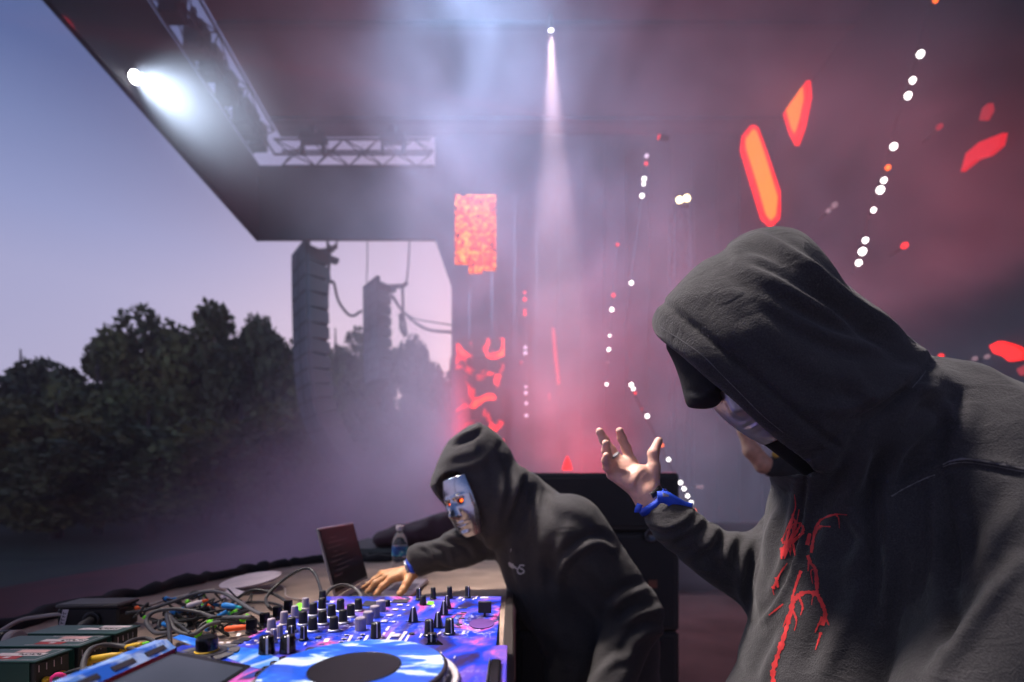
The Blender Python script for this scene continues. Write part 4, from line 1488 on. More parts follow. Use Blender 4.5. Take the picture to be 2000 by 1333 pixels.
# ------------------------------------------------------------------ player with jog wheel
x0, x1, y0, y1 = -0.445, -0.006, 0.27, 0.613
pl = thing('media_player', 'blue skinned media player with a feather painted jog wheel, nearest the camera', 'player', ((x0 + x1) / 2, (y0 + y1) / 2, TZ))
link('case', MB().box((x0 + 0.004, y0 + 0.003, TZ + 0.012), (x1 - 0.003, y1 - 0.003, CZ - 0.004), 0.003).mesh('case', False, M_steel), pl)
link('faceplate', MB().box((x0, y0, CZ - 0.0035), (x1, y1, CZ), 0.001).mesh('faceplate', False, M_art), pl)
for sx in (x0 + 0.04, x1 - 0.04):
    for sy in (y0 + 0.04, y1 - 0.04):
        v, f = lathe_vf([(0.012, TZ + 0.001), (0.014, TZ + 0.0118)], 12)
        link('foot', mesh('foot', v, f, True, M_knob), pl, Matrix.Translation((sx, sy, 0)))
JC = Vector((-0.165, 0.480, CZ))
jw = link('jog_wheel', mesh('jog', *lathe_vf([(0.0955, 0.004), (0.0962, 0.0085), (0.0962, 0.0175), (0.0940, 0.0194), (0.0925, 0.0196), (0.0465, 0.0196), (0.0465, 0.0180)], 96), True, M_steel), pl, Matrix.Translation(JC))
v, f = [], []
for i in range(96):
    th = 2 * math.pi * i / 96
    v += [(0.0475 * math.cos(th), 0.0475 * math.sin(th), 0.0200), (0.0922 * math.cos(th), 0.0922 * math.sin(th), 0.0200)]
f = [(2 * i, 2 * i + 1, (2 * i + 3) % 192, (2 * i + 2) % 192) for i in range(96)]
link('painted_ring', mesh('painted_ring', v, f, False, M_jog), jw, Matrix.Translation(JC))
link('center_display', mesh('center', *lathe_vf([(0.0460, 0.018), (0.0460, 0.0199), (0.0450, 0.0203), (0, 0.0203)], 64), False, M_screen), jw, Matrix.Translation(JC))
link('jog_rim', mesh('jog_rim', *lathe_vf([(0.108, 0.0002), (0.109, 0.002), (0.1085, 0.0065), (0.106, 0.0078), (0.101, 0.0050), (0.098, 0.0030)], 96), True, mat('clear_rim_plastic', (0.55, 0.50, 0.50), 0.2)), pl, Matrix.Translation(JC))
dm = mesh('dimple', *lathe_vf([(0.0032, 0), (0.0028, 0.0013), (0, 0.0018)], 10), True, M_metal)
for i in range(40):
    th = 2 * math.pi * i / 40
    link('dimple', dm, jw, Matrix.Translation(JC) @ Matrix.Rotation(th, 4, 'Z') @ Matrix.Translation((0.0962, 0, 0.013)) @ Matrix.Rotation(math.pi / 2, 4, 'Y'))
# screen: tilted unit at the rear
ye = 0.536
sec = [(-0.306, CZ + 0.0005), (-0.3945, CZ + 0.0175), (-0.3950, CZ + 0.0215), (-0.4060, CZ + 0.0315), (-0.4200, CZ + 0.0300), (-0.4400, CZ + 0.0005)]
v, f = slab([(x, 0.28, z) for x, z in sec], (0, ye - 0.28, 0))
su = link('screen_unit', mesh('screen_unit', v, f, False, M_gloss), pl)
n1 = Vector((0.017, 0, 0.0885)).normalized()


def onface(a, b, t0, t1, ya, yb, lift, m, name, parent):
    p, q = Vector((a[0], 0, a[1])), Vector((b[0], 0, b[1]))
    n = Vector((-(q.z - p.z), 0, q.x - p.x)).normalized()
    if n.z < 0:
        n = -n
    A, B_ = p.lerp(q, t0) + n * lift, p.lerp(q, t1) + n * lift
    pts = [Vector((A.x, ya, A.z)), Vector((A.x, yb, A.z)), Vector((B_.x, yb, B_.z)), Vector((B_.x, ya, B_.z))]
    v, f = slab(pts, -n * max(lift * 0.9, 0.0003))
    return link(name, mesh(name, v, f, False, m), parent)


onface(sec[0], sec[1], 0.06, 0.985, 0.285, ye - 0.010, 0.0006, M_cdjscreen, 'touch_screen', su)
onface(sec[1], sec[2], 0.0, 1.0, 0.285, ye - 0.004, 0.0007, M_redbezel, 'red_strip', su)
onface(sec[2], sec[3], 0.02, 1.0, 0.281, ye - 0.001, 0.0006, M_artb, 'frame_skin', su)
onface(sec[3], sec[4], 0.0, 1.0, 0.281, ye - 0.001, 0.0006, M_artb, 'frame_skin', su)
for i in range(6):
    yy = 0.497 - i * 0.042
    onface(sec[2], sec[3], 0.28, 0.68, yy, yy + 0.027, 0.0014, M_dkbtn, 'slot_button', su)
flat_piece('skin_panel', pl, [(337, 1247), (352, 1240), (432, 1262), (500, 1268), (560, 1292), (505, 1308), (490, 1303)], CZ + 0.0003, 0.0006, M_artb)
# browse knob in its ring of segments
KC = G(404, 1277, CZ + 0.001)
link('knob_ring', mesh('knob_ring', *lathe_vf([(0.0225, 0.0004), (0.0225, 0.0030), (0.016, 0.0034), (0, 0.0034)], 32), False, M_dkbtn), pl, Matrix.Translation(KC))
v = []
for t in np.linspace(0.05, math.pi / 4 - 0.05, 5):
    v += [(0.024 * math.cos(t), 0.024 * math.sin(t), 0.0024), (0.036 * math.cos(t), 0.036 * math.sin(t), 0.0016)]
sgm = mesh('ring_segment', v, [(2 * k, 2 * k + 1, 2 * k + 3, 2 * k + 2) for k in range(4)], False, mat('grey_segment', (0.10, 0.095, 0.10), 0.4))
for i in range(8):
    link('ring_segment', sgm, pl, Matrix.Translation(KC) @ Matrix.Rotation(i * math.pi / 4, 4, 'Z'))
v, f = lathe_vf([(0.0120, 0.003), (0.0126, 0.005), (0.0118, 0.019), (0.0100, 0.0215), (0.0, 0.0215)], 28)
bk = link('knob', mesh('browse_knob', v, f, False, M_gloss), pl, Matrix.Translation(KC))
v, f = lathe_vf([(0.0128, 0.0032), (0.0136, 0.0036), (0.0136, 0.0046), (0.0124, 0.0052)], 28)
link('gold_ring', mesh('gold_ring', v, f, True, M_yel), bk, Matrix.Translation(KC))
for px, py in ((521, 1277), (562, 1275)):
    knob(pl, px, py, CZ - 0.0003, 0.0098, 0.0225, M_gloss, line=M_white)
o = pad('button', pl, 610, 1270, CZ, 0.016, 0.012, 0.002, M_dkbtn)
for px, py, w, h in ((607, 1270, 6, 2), (613, 1270, 6, 2), (545, 1295, 6, 7), (540, 1305, 5, 4), (596, 1258, 4, 5), (860, 1276, 5, 3), (888, 1284, 3, 5), (635, 1264, 6, 3), (645, 1262, 5, 3)):
    flat_piece('printed_mark', pl, [(px - w / 2 - h * 0.3, py + h / 2), (px + w / 2 - h * 0.3, py + h / 2), (px + w / 2 + h * 0.3, py - h / 2), (px - w / 2 + h * 0.3, py - h / 2)], CZ + 0.0022, 0.0003, M_tape)
for px, py in ((553, 1290), (535, 1300), (520, 1310), (507, 1320)):
    knob(pl, px, py, CZ, 0.005, 0.004, M_gloss)
# right hand pitch fader rail, standing a little proud
link('pitch_fader_rail', MB().box((-0.026, 0.30, CZ + 0.0005), (-0.013, 0.545, CZ + 0.006), 0.002).mesh('rail', False, M_gloss), pl)
link('rail_trim', MB().box((-0.0275, 0.30, CZ + 0.0004), (-0.0262, 0.545, CZ + 0.0066), 0.0004).mesh('rail_trim', False, M_metal), pl)
flat_piece('skin_panel', pl, [(980, 1262), (967, 1262), (969, 1285), (983, 1290)], CZ + 0.0003, 0.0006, M_art)

# ------------------------------------------------------------------ laptop
a = math.radians(15)
near, far = 1.46, 1.79
hx = -0.565
lp = thing('laptop', 'slim aluminium laptop seen almost edge on, dark screen open behind the mixer', 'laptop', (hx, 1.62, TZ))
link('base', MB().box((hx, near, TZ + 0.003), (hx + 0.235, far, TZ + 0.016), 0.003).mesh('base', False, M_alu), lp)
link('keyboard', MB().box((hx + 0.03, near + 0.02, TZ + 0.0163), (hx + 0.125, far - 0.02, TZ + 0.0172)).mesh('keyboard', False, M_ink), lp)
keym = MB().box((0, 0, 0), (0.016, 0.0165, 0.0012), 0.0003).mesh('key', False, M_dkbtn)
for i in range(5):
    for j in range(15):
        link('key', keym, lp, Matrix.Translation((hx + 0.034 + i * 0.018, near + 0.023 + j * 0.0189, TZ + 0.0173)))
link('trackpad', MB().box((hx + 0.135, 1.57, TZ + 0.0161), (hx + 0.222, 1.69, TZ + 0.0166)).mesh('trackpad', False, M_steel), lp)
Ml = Matrix.Translation((hx, 0, TZ + 0.018)) @ Matrix.Rotation(-a, 4, 'Y')
lid = link('lid', MB().box((-0.008, near, 0.0), (0.0, far, 0.228), 0.003).mesh('lid', False, M_alu), lp, Ml)
link('screen', MB().box((0.0003, near + 0.006, 0.012), (0.0012, far - 0.006, 0.222)).mesh('screen', False, M_screen), lid, Ml)
mb = MB()
for i in range(9):
    mb.box((0.0013, near + 0.03 + 0.02 * (i % 3), 0.06 + i * 0.016), (0.0015, near + 0.10 + 0.03 * ((i * 7) % 5), 0.062 + i * 0.016))
link('screen_lines', mb.mesh('screen_lines', False, mat('dim_screen_text', (0.03, 0.02, 0.025), 0.4, emit=(0.3, 0.16, 0.2), es=0.12, var=0)), lid, Ml, kind='stuff')

# ------------------------------------------------------------------ bottle, lid, boxes
bc = G(781, 1128, TZ)
bt = thing('water_bottle', 'small clear plastic water bottle with a blue label, behind the hand', 'bottle', tuple(bc))
prof = [(0.020, 0), (0.031, 0.003), (0.032, 0.012), (0.030, 0.02), (0.032, 0.03), (0.030, 0.04), (0.032, 0.05), (0.030, 0.06), (0.032, 0.07), (0.030, 0.08), (0.0325, 0.088), (0.0325, 0.132), (0.032, 0.140),
        (0.029, 0.158), (0.021, 0.178), (0.013, 0.190), (0.0125, 0.200)]
link('shell', mesh('shell', *lathe_vf([(r, z + 0.001) for r, z in prof], 28), True, M_water), bt, Matrix.Translation(bc))
link('label_band', mesh('label_band', *lathe_vf([(0.0329, 0.092), (0.0333, 0.094), (0.0333, 0.130), (0.0329, 0.132)], 28), True, M_label), bt, Matrix.Translation(bc))
link('bottle_cap', mesh('bottle_cap', *lathe_vf([(0.0155, 0.199), (0.016, 0.201), (0.016, 0.215), (0.014, 0.2175), (0, 0.218)], 24), False, M_plate), bt, Matrix.Translation(bc))

pc = G(492, 1152, TZ)
o = link('round_lid', mesh('round_lid', *lathe_vf([(0.060, 0.0), (0.090, 0.006), (0.099, 0.012), (0.100, 0.015), (0.097, 0.0165), (0.080, 0.0150), (0.0, 0.0150)], 48), True, M_plate))
o.matrix_local = Matrix.Translation(pc + Vector((0, 0, 0.024))) @ Matrix.Rotation(math.radians(-5), 4, 'Y') @ Matrix.Rotation(math.radians(7), 4, 'X')
tag(o, 'pale round plastic lid lying tilted by the cables', 'lid')
o = link('folded_paper', mesh('folded_paper', *slab([G(428, 1168, TZ + 0.004), G(452, 1172, TZ + 0.004), G(478, 1158, TZ + 0.03), G(450, 1148, TZ + 0.03)], (0, 0, 0.003)), False, M_plate))
tag(o, 'folded pale packet propping the round lid', 'packet')

ac = G(190, 1226, TZ)
ad = thing('adapter_box', 'black mains adapter box with a white label strip, cables at both ends', 'adapter', tuple(ac))
L_, H_ = 0.073, 0.068
Ma = Matrix.Translation(ac) @ Matrix.Rotation(math.radians(4), 4, 'Z')
link('body', MB().box((-L_, -0.03, 0.002), (L_, 0.04, H_ - 0.012), 0.004).mesh('body', False, M_blackplastic), ad, Ma)
link('top_cover', MB().box((-L_ - 0.003, -0.033, H_ - 0.0115), (L_ + 0.003, 0.043, H_), 0.004).mesh('top_cover', False, mat('lighter_black_plastic', (0.05, 0.042, 0.04), 0.45)), ad, Ma)  # top lighter and browner than the body
link('label_strip', mesh('label_strip', *slab([(-L_ + 0.004, -0.0312, 0.006), (-L_ + 0.018, -0.0312, 0.006), (-L_ + 0.030, -0.0312, H_ - 0.013), (-L_ + 0.016, -0.0312, H_ - 0.013)], (0, -0.0006, 0)), False, M_tape), ad, Ma)
mb = MB()
for i in range(5):
    z = 0.012 + i * 0.008
    x = -L_ + 0.008 + i * 0.0022
    mb.box((x, -0.0325, z), (x + 0.008, -0.0320, z + 0.0016)).box((x + 0.002 * (i % 2), -0.0325, z), (x + 0.002 * (i % 2) + 0.0016, -0.0320, z + 0.0055))
link('handwriting', mb.mesh('handwriting', False, M_ink), ad, Ma, kind='stuff')
link('socket', mesh('socket', *lathe_vf([(0.020, 0.0), (0.021, 0.004), (0.016, 0.005), (0.012, 0.002)], 24), True, M_lamp), ad, Ma @ frame((0.012, -0.0305, 0.028), (0, -1, 0)))
link('plug', mesh('plug', *lathe_vf([(0.012, 0.0), (0.012, 0.022), (0.008, 0.034), (0.005, 0.038)], 16), True, M_gcable), ad, Ma @ frame((0.012, -0.033, 0.026), (-0.1, -1, -0.3)))

zt = 1.30 - 0.285
for i, (lab, ya, yb) in enumerate((('green direct box nearest the camera, red and white labels on top', 0.786, 0.852), ('green direct box in the middle of the row of three', 0.866, 0.932), ('green direct box farthest along the row, beside the black adapter', 0.946, 1.008))):
    xr, xl = -0.822, -1.005
    db = thing('direct_box', lab, 'direct box', ((xr + xl) / 2, (ya + yb) / 2, TZ), 'green direct boxes in a row')
    link('body', MB().box((xl, ya + 0.002, TZ + 0.002), (xr - 0.004, yb - 0.002, zt - 0.004), 0.002).mesh('body', False, mat('black_enamel', (0.012, 0.014, 0.014), 0.4)), db)
    link('cover', MB().box((xl - 0.003, ya, zt - 0.0036), (xr, yb, zt), 0.001).box((xl - 0.003, ya, TZ + 0.004), (xr - 0.012, ya + 0.0018, zt - 0.0036)).mesh('cover', False, M_green), db)
    w = yb - ya
    z1 = zt + 0.0003
    lb = MB()
    link('tape_label', MB().box((xr - 0.105, ya + w * 0.40, z1), (xr - 0.020, ya + w * 0.62, z1 + 0.0004)).mesh('tape_label', False, M_tape), db)
    if i < 2:
        link('red_label', MB().box((xr - 0.100, ya + w * 0.16, z1), (xr - 0.048, ya + w * 0.37, z1 + 0.0003)).mesh('red_label', False, M_redlab), db)
        link('white_mark', MB().box((xr - 0.076, ya + w * 0.22, z1 + 0.0004), (xr - 0.066, ya + w * 0.33, z1 + 0.0006)).mesh('white_mark', False, M_tape), db)
        link('pink_label', MB().box((xr - 0.085, ya + w * 0.66, z1), (xr - 0.030, ya + w * 0.88, z1 + 0.0003)).mesh('pink_label', False, M_pinklab), db)
        fr = MB()
        for q in ((xr - 0.112, ya + w * 0.08, xr - 0.010, ya + w * 0.10), (xr - 0.112, ya + w * 0.92, xr - 0.010, ya + w * 0.94), (xr - 0.0105, ya + w * 0.101, xr - 0.0093, ya + w * 0.919)):
            fr.box((q[0], q[1], z1), (q[2], q[3], z1 + 0.0003))
        link('printed_frame', fr.mesh('printed_frame', False, M_tape), db)
    else:
        link('tape_label', MB().box((xr - 0.075, ya + w * 0.68, z1), (xr - 0.012, ya + w * 0.9, z1 + 0.0004)).mesh('tape_label', False, M_tape), db)
    # handwriting: a few looping strokes
    mb = MB()
    rr = random.Random(i)
    x = xr - 0.068
    for k in range(7):
        yb_ = ya + w * (0.46 + 0.08 * rr.random())
        mb.tube([(x, yb_, z1 + 0.0006), (x + 0.003, yb_ + 0.005 * rr.random(), z1 + 0.0006), (x + 0.005, yb_ - 0.003, z1 + 0.0006), (x + 0.007, yb_ + 0.002, z1 + 0.0006)], 0.0005, 4)
        x += 0.0062
    link('handwriting', mb.mesh('handwriting', False, M_ink), db, kind='stuff')
    for k in range(2):
        v, f = lathe_vf([(0.005, 0), (0.0058, 0.002), (0.0058, 0.008), (0.004, 0.010), (0, 0.010)], 14)
        link('jack_plug', mesh('jack_plug', v, f, True, M_yel), db, frame((xr - 0.004, ya + w * (0.28 + 0.42 * k), TZ + 0.016), (1, -0.2, 0)))
    mb = MB()
    for k in range(4):
        mb.box((xr - 0.0042, ya + w * (0.12 + 0.2 * k), zt - 0.022), (xr - 0.0036, ya + w * (0.14 + 0.2 * k), zt - 0.010))
    link('printed_scale', mb.mesh('printed_scale', False, M_tape), db, kind='stuff')

# dark round connector at the left frame edge
cc = P(8, 1254, 1.03)
o = thing('cable_connector', 'fat black cable connector with a pale collar at the left frame edge', 'connector', tuple(cc))
link('shell', mesh('shell', *lathe_vf([(0.022, -0.08), (0.026, -0.02), (0.026, 0.008), (0.024, 0.012)], 20), True, M_blackplastic), o, frame(cc, (1, 0.15, 0.05)))
link('collar', mesh('collar', *lathe_vf([(0.0235, 0.0121), (0.0245, 0.014), (0.0245, 0.028), (0.020, 0.030), (0, 0.030)], 20), True, M_lcable), o, frame(cc, (1, 0.15, 0.05)))

# ------------------------------------------------------------------ cables
def cable(label, pts, r, m, tapes=(), group='cables on the desk', smooth=8):
    q = spline(pts, smooth)
    v, f = tube_vf(q, r, 7)
    o = link('cable', mesh('cable', v, f, True, m))
    tag(o, label, 'cable', group)
    for t, mt, ln in tapes:
        i = int(t * (len(q) - 1))
        d = (q[min(i + 1, len(q) - 1)] - q[max(i - 1, 0)]).normalized()
        v, f = lathe_vf([(r * 1.05, -ln / 2), (r * 1.9, -ln / 2 + 0.001), (r * 1.9, ln / 2 - 0.001), (r * 1.05, ln / 2)], 10)
        link('tape_wrap', mesh('tape_wrap', v, f, True, mt), o, frame(q[i], d))
    return o


T = lambda px, py, h=0.006: G(px, py, TZ + h)
cable('grey mains cable arching from the left frame edge into the adapter box', [P(-40, 1262, 1.02), P(0, 1234, 1.05), P(40, 1212, 1.1), P(84, 1204, 1.13), P(120, 1200, 1.15), P(140, 1200, 1.16)], 0.0050, M_lcable)
cable('grey mains cable leaving the adapter box in a long low arch to the mixer', [P(245, 1198, 1.17), P(285, 1192, 1.2), P(330, 1178, 1.22), P(390, 1158, 1.22), P(430, 1157, 1.2), P(465, 1175, 1.12), P(500, 1196, 1.02), P(530, 1206, 0.97)], 0.0046, M_gcable)
cable('pale cable running behind the grey arch toward the lid', [T(262, 1192), P(300, 1180, 1.35), P(350, 1166, 1.4), P(420, 1152, 1.42), T(440, 1160)], 0.0042, M_lcable)
cable('black cable rising in a tall loop left of the laptop', [T(560, 1196, 0.01), P(530, 1190, 1.16), P(520, 1168, 1.2), P(545, 1140, 1.25), P(580, 1116, 1.27), P(603, 1111, 1.27), P(617, 1124, 1.24), P(626, 1150, 1.16), P(632, 1180, 1.05)], 0.0042, M_cable)
cable('grey cable arching before the foot of the laptop', [P(628, 1182, 1.02), P(640, 1156, 1.08), P(660, 1144, 1.12), P(684, 1145, 1.14), P(702, 1158, 1.12), P(712, 1180, 1.02)], 0.0042, M_gcable)
cable('black cable in a low hoop between the lid and the mixer', [T(440, 1196), P(462, 1170, 1.2), P(490, 1154, 1.24), P(520, 1155, 1.24), P(548, 1168, 1.2), P(570, 1186, 1.08)], 0.0040, M_cable)
cable('black cable lying flat behind the low hoop', [T(470, 1178), T(505, 1176), T(540, 1180), T(560, 1190)], 0.0038, M_cable)
cable('pale thin cable trailing from under the lid', [T(540, 1140), T(556, 1150), T(560, 1166), T(590, 1172)], 0.0030, M_lcable)
cable('thick grey cable arching over the yellow connectors near the player', [P(164, 1322, 0.80), P(163, 1296, 0.83), P(176, 1270, 0.86), P(205, 1260, 0.89), P(240, 1263, 0.90), P(275, 1274, 0.88), P(300, 1290, 0.84)], 0.0050, M_gcable)
cable('grey cable curling out from behind the farthest green box', [P(238, 1262, 0.93), P(262, 1250, 0.96), P(290, 1248, 0.98), P(310, 1262, 0.95), P(318, 1278, 0.9)], 0.0044, M_gcable)
cable('black cable standing in a round coil right of the adapter box', [P(330, 1236, 1.0), P(302, 1236, 1.04), P(286, 1215, 1.08), P(300, 1196, 1.1), P(340, 1190, 1.12), P(388, 1196, 1.12), P(420, 1206, 1.1), P(490, 1206, 1.04)], 0.0048, M_gcable)
cable('black cable crossing the coil upright near the blue tape', [P(332, 1258, 0.92), P(330, 1226, 0.98), P(326, 1200, 1.06), P(345, 1218, 1.03), P(372, 1238, 0.98)], 0.0042, M_cable)
cable('black cable curving under the left of the coil', [P(330, 1205, 1.04), P(342, 1230, 1.0), P(375, 1240, 0.98), P(405, 1222, 1.0), P(430, 1216, 1.02)], 0.0046, M_gcable)
cable('dark cable bundle lying before the green boxes', [P(110, 1330, 0.78), P(130, 1318, 0.80), P(170, 1308, 0.82), P(200, 1318, 0.8)], 0.0065, M_cable, [(0.12, M_pinkT, 0.006)])
cable('black cable passing behind the green boxes to the fat connector', [P(22, 1250, 1.08), P(60, 1242, 1.12), P(110, 1240, 1.13), P(150, 1246, 1.1)], 0.0050, M_cable, [(0.55, M_pinkT, 0.022)])
rr = random.Random(5)
tp = [M_neon, M_blueT, M_neon, M_tealT, M_neon, M_orT, M_blueT, M_neon, M_blueT, M_tape, M_neon, M_blueT]
SEEN = {}
for i in range(30):
    cx, cyy = rr.uniform(300, 465), rr.uniform(1188, 1262)
    pts = []
    ang = rr.uniform(0, 6.28)
    for k in range(6):
        ang += rr.uniform(-0.9, 1.3)
        c = G(min(max(cx, 285), 500), min(max(cyy, 1180), 1268), TZ)
        rad = rr.uniform(0.03, 0.085)
        pts.append(c + Vector((rad * math.cos(ang), rad * math.sin(ang) * 0.9, rr.uniform(0.004, 0.055))))
    tapes = [(rr.uniform(0.15, 0.85), tp[i % len(tp)], rr.uniform(0.014, 0.026))] if i % 5 != 4 else []
    if i % 6 == 1:
        tapes.append((rr.uniform(0.2, 0.8), tp[(i + 5) % len(tp)], 0.018))
    names = [t[1].name.replace('_', ' ') for t in tapes]
    where = ('left end', 'left middle', 'middle', 'right middle', 'right end')[min(4, int((pts[0].x / pts[0].y * F + 1000 - 270) / 48))]
    key = (' and '.join(sorted(set(names))) or 'no tape', where)
    SEEN[key] = SEEN.get(key, 0) + 1
    nth = ('lowest', 'topmost', 'rearmost', 'nearest', 'loosest', 'thinnest')[min(5, SEEN[key] - 1)] if SEEN[key] > 1 else ''
    lab = '%s black cable with %s at the %s of the tangle' % (nth, key[0], where)
    lab = lab.strip()
    cable(lab, pts, rr.choice((0.0026, 0.003, 0.0036)), M_cable, tapes, 'cables tangled beside the mixer', 7)

# yellow and pale connectors lying among the cables
for i, (lab, px, py, D, m, ln, r, dirv) in enumerate((('yellow cable connector lying right of the green boxes', 206, 1284, 0.86, M_yel, 0.05, 0.007, (1, 0.3, 0.1)),
                                                     ('white and red cable connector lying on top of the tangle', 380, 1180, 1.14, M_tape, 0.034, 0.0065, (1, 0.5, 0.3)),
                                                     ('orange red connector lying beside the mixer corner', 462, 1227, 0.92, M_orT, 0.042, 0.006, (1, 0.2, 0.05)),
                                                     ('blue connector lying in front of the lid', 448, 1184, 1.1, M_blueT, 0.036, 0.007, (1, -0.1, -0.1)),
                                                     ('gold connector with green tip by the player frame', 262, 1262, 0.9, M_yel, 0.03, 0.006, (1, 0.2, 0.2)))):
    c = P(px, py, D)
    o = thing('cable_connector', lab, 'connector', tuple(c))
    M = frame(c, dirv)
    link('shell', mesh('shell', *lathe_vf([(r * 0.7, -ln / 2), (r, -ln * 0.4), (r, ln * 0.2), (r * 0.8, ln * 0.35), (r * 0.8, ln / 2)], 14), True, m), o, M)
    link('tip', mesh('tip', *lathe_vf([(r * 0.5, ln / 2), (r * 0.5, ln * 0.8), (r * 0.3, ln * 0.9)], 10), True, (M_metal, M_orT, M_metal, M_tealT, M_neon)[i]), o, M)

# ------------------------------------------------------------------ behind the desk: road case with a bag, speaker stack, crew
rc = thing('road_case', 'black road case standing behind the desk\'s far end', 'road case', (-0.5, 2.95, 0))
link('body', MB().box((-1.05, 2.60, 0.08), (0.0, 3.30, 0.93), 0.02).mesh('body', False, M_cab), rc)
link('case_lid', MB().box((-1.06, 2.59, 0.934), (0.01, 3.31, 1.0), 0.02).mesh('case_lid', False, M_cab), rc)
for sx in (-0.95, -0.1):
    for sy in (2.7, 3.2):
        v, f = lathe_vf([(0.04, -0.015), (0.04, 0.015)], 14)
        link('caster', mesh('caster', v, f, True, M_knob), rc, frame((sx, sy, 0.041), (0, 1, 0)))
bg = Solid()
for q, r in (((-0.62, 2.8, 1.06), (0.22, 0.14, 0.075)), ((-0.42, 2.85, 1.10), (0.16, 0.12, 0.10)), ((-0.25, 2.8, 1.06), (0.12, 0.12, 0.08)), ((-0.74, 2.74, 1.04), (0.1, 0.1, 0.05))):
    bg.add(ell(q, r), 0.05)
bp, bq, bn = surface(bg, 0.014)
bp = lump(bp, bn, 0.016, 26, 4)
o = link('gear_bag', to_mesh('gear_bag', bp, bq, mat('dark_maroon_cloth', (0.055, 0.018, 0.026), 0.85)))
tag(o, 'slumped dark red and black bag on the road case', 'bag')

sp = thing('speaker_stack', 'tall black monitor speaker stack behind the leaning man', 'speaker', (0.46, 2.65, 0))
zs = [0.03, 0.60, 1.115, 1.425]
for i in range(3):
    cb = link('cabinet', MB().box((0.02, 2.35, zs[i] + 0.003), (0.865, 3.0, zs[i + 1] - 0.003), 0.012).mesh('cabinet', False, M_cab), sp)
    link('grille', MB().box((0.05, 2.335, zs[i] + 0.03), (0.835, 2.348, zs[i + 1] - 0.03), 0.004).mesh('grille', False, mat('black_grille_cloth', (0.02, 0.018, 0.02), 0.8, bump=0.001, bscale=500)), cb)
rg = mesh('handle', *lathe_vf([(0.030, 0), (0.034, 0.004), (0.034, 0.012), (0.026, 0.012), (0.024, 0.006)], 24), True, M_steel)
link('handle', rg, sp, frame(P(1271, 1046, 2.33), (0, -1, 0)))
link('badge', MB().box((-0.022, -0.02, 0), (0.022, 0.02, 0.003), 0.001).mesh('badge', False, mat('copper_badge', (0.22, 0.06, 0.03), 0.4)), sp, frame(P(1275, 1141, 2.33), (0, -1, 0)))
for sx in (0.12, 0.76):
    for sy in (2.45, 2.9):
        link('foot', mesh('foot', *lathe_vf([(0.03, 0.0), (0.03, 0.0325)], 12), True, M_knob), sp, Matrix.Translation((sx, sy, 0)))
o = link('stage_riser', MB().box((0.9, 6.2, 0.004), (6.4, 6.4, 0.95), 0.02).mesh('riser', False, mat('riser_scrim', (0.05, 0.035, 0.042), 0.85)))
tag(o, 'low dark barrier panel across the stage behind the near man', 'barrier')


# ------------------------------------------------------------------ people
def cast_print(name, hoodie, pos, quads, lines, m, lift=0.0006, label=None):
    """Flat ink on cloth: tapered strokes laid on the surface along pixel paths; every vertex sits on the cloth."""
    bvh = BVHTree.FromPolygons([Vector(p) for p in pos], [tuple(q) for q in quads])
    o = Vector((0, 0, ZC))
    mb = MB()
    for pts, w0, w1 in lines:
        q = spline([Vector((a, b, 0)) for a, b in pts], 7)
        n = len(q)
        row = []
        for i, p in enumerate(q):
            t = (q[min(i + 1, n - 1)] - q[max(i - 1, 0)])
            t.normalize()
            nn = Vector((-t.y, t.x, 0))
            w = (w0 + (w1 - w0) * i / (n - 1)) * (0.5 + 0.8 * random.random()) * 1.05
            ring = []
            for s in (-1, -0.33, 0.33, 1):
                a = p + nn * w * s
                d = (P(a.x, a.y, 1.0) - o).normalized()
                hit = bvh.ray_cast(o, d)
                ring.append(None if hit[0] is None else hit[0] + hit[1] * lift * (1 if hit[1].dot(d) < 0 else -1))
            row.append(ring)
        for a, b in zip(row[:-1], row[1:]):
            for k in range(3):
                c = (a[k], a[k + 1], b[k + 1], b[k])
                if None in c or max((c[0] - c[2]).length, (c[1] - c[3]).length) > 0.03:
                    continue
                mb.add(c, [(0, 1, 2, 3)])
    if mb.v:
        return link(name, mb.mesh(name, True, m), hoodie, label=label)


def finger(S, pts, r0, r1, k=0.004):
    n = len(pts) - 1
    for i in range(n):
        a = r0 + (r1 - r0) * i / n
        b = r0 + (r1 - r0) * (i + 1) / n
        S.add(caps(pts[i], pts[i + 1], a, b), k)
        if 0 < i:
            S.add(ell(pts[i], (a * 1.06,) * 3), k)


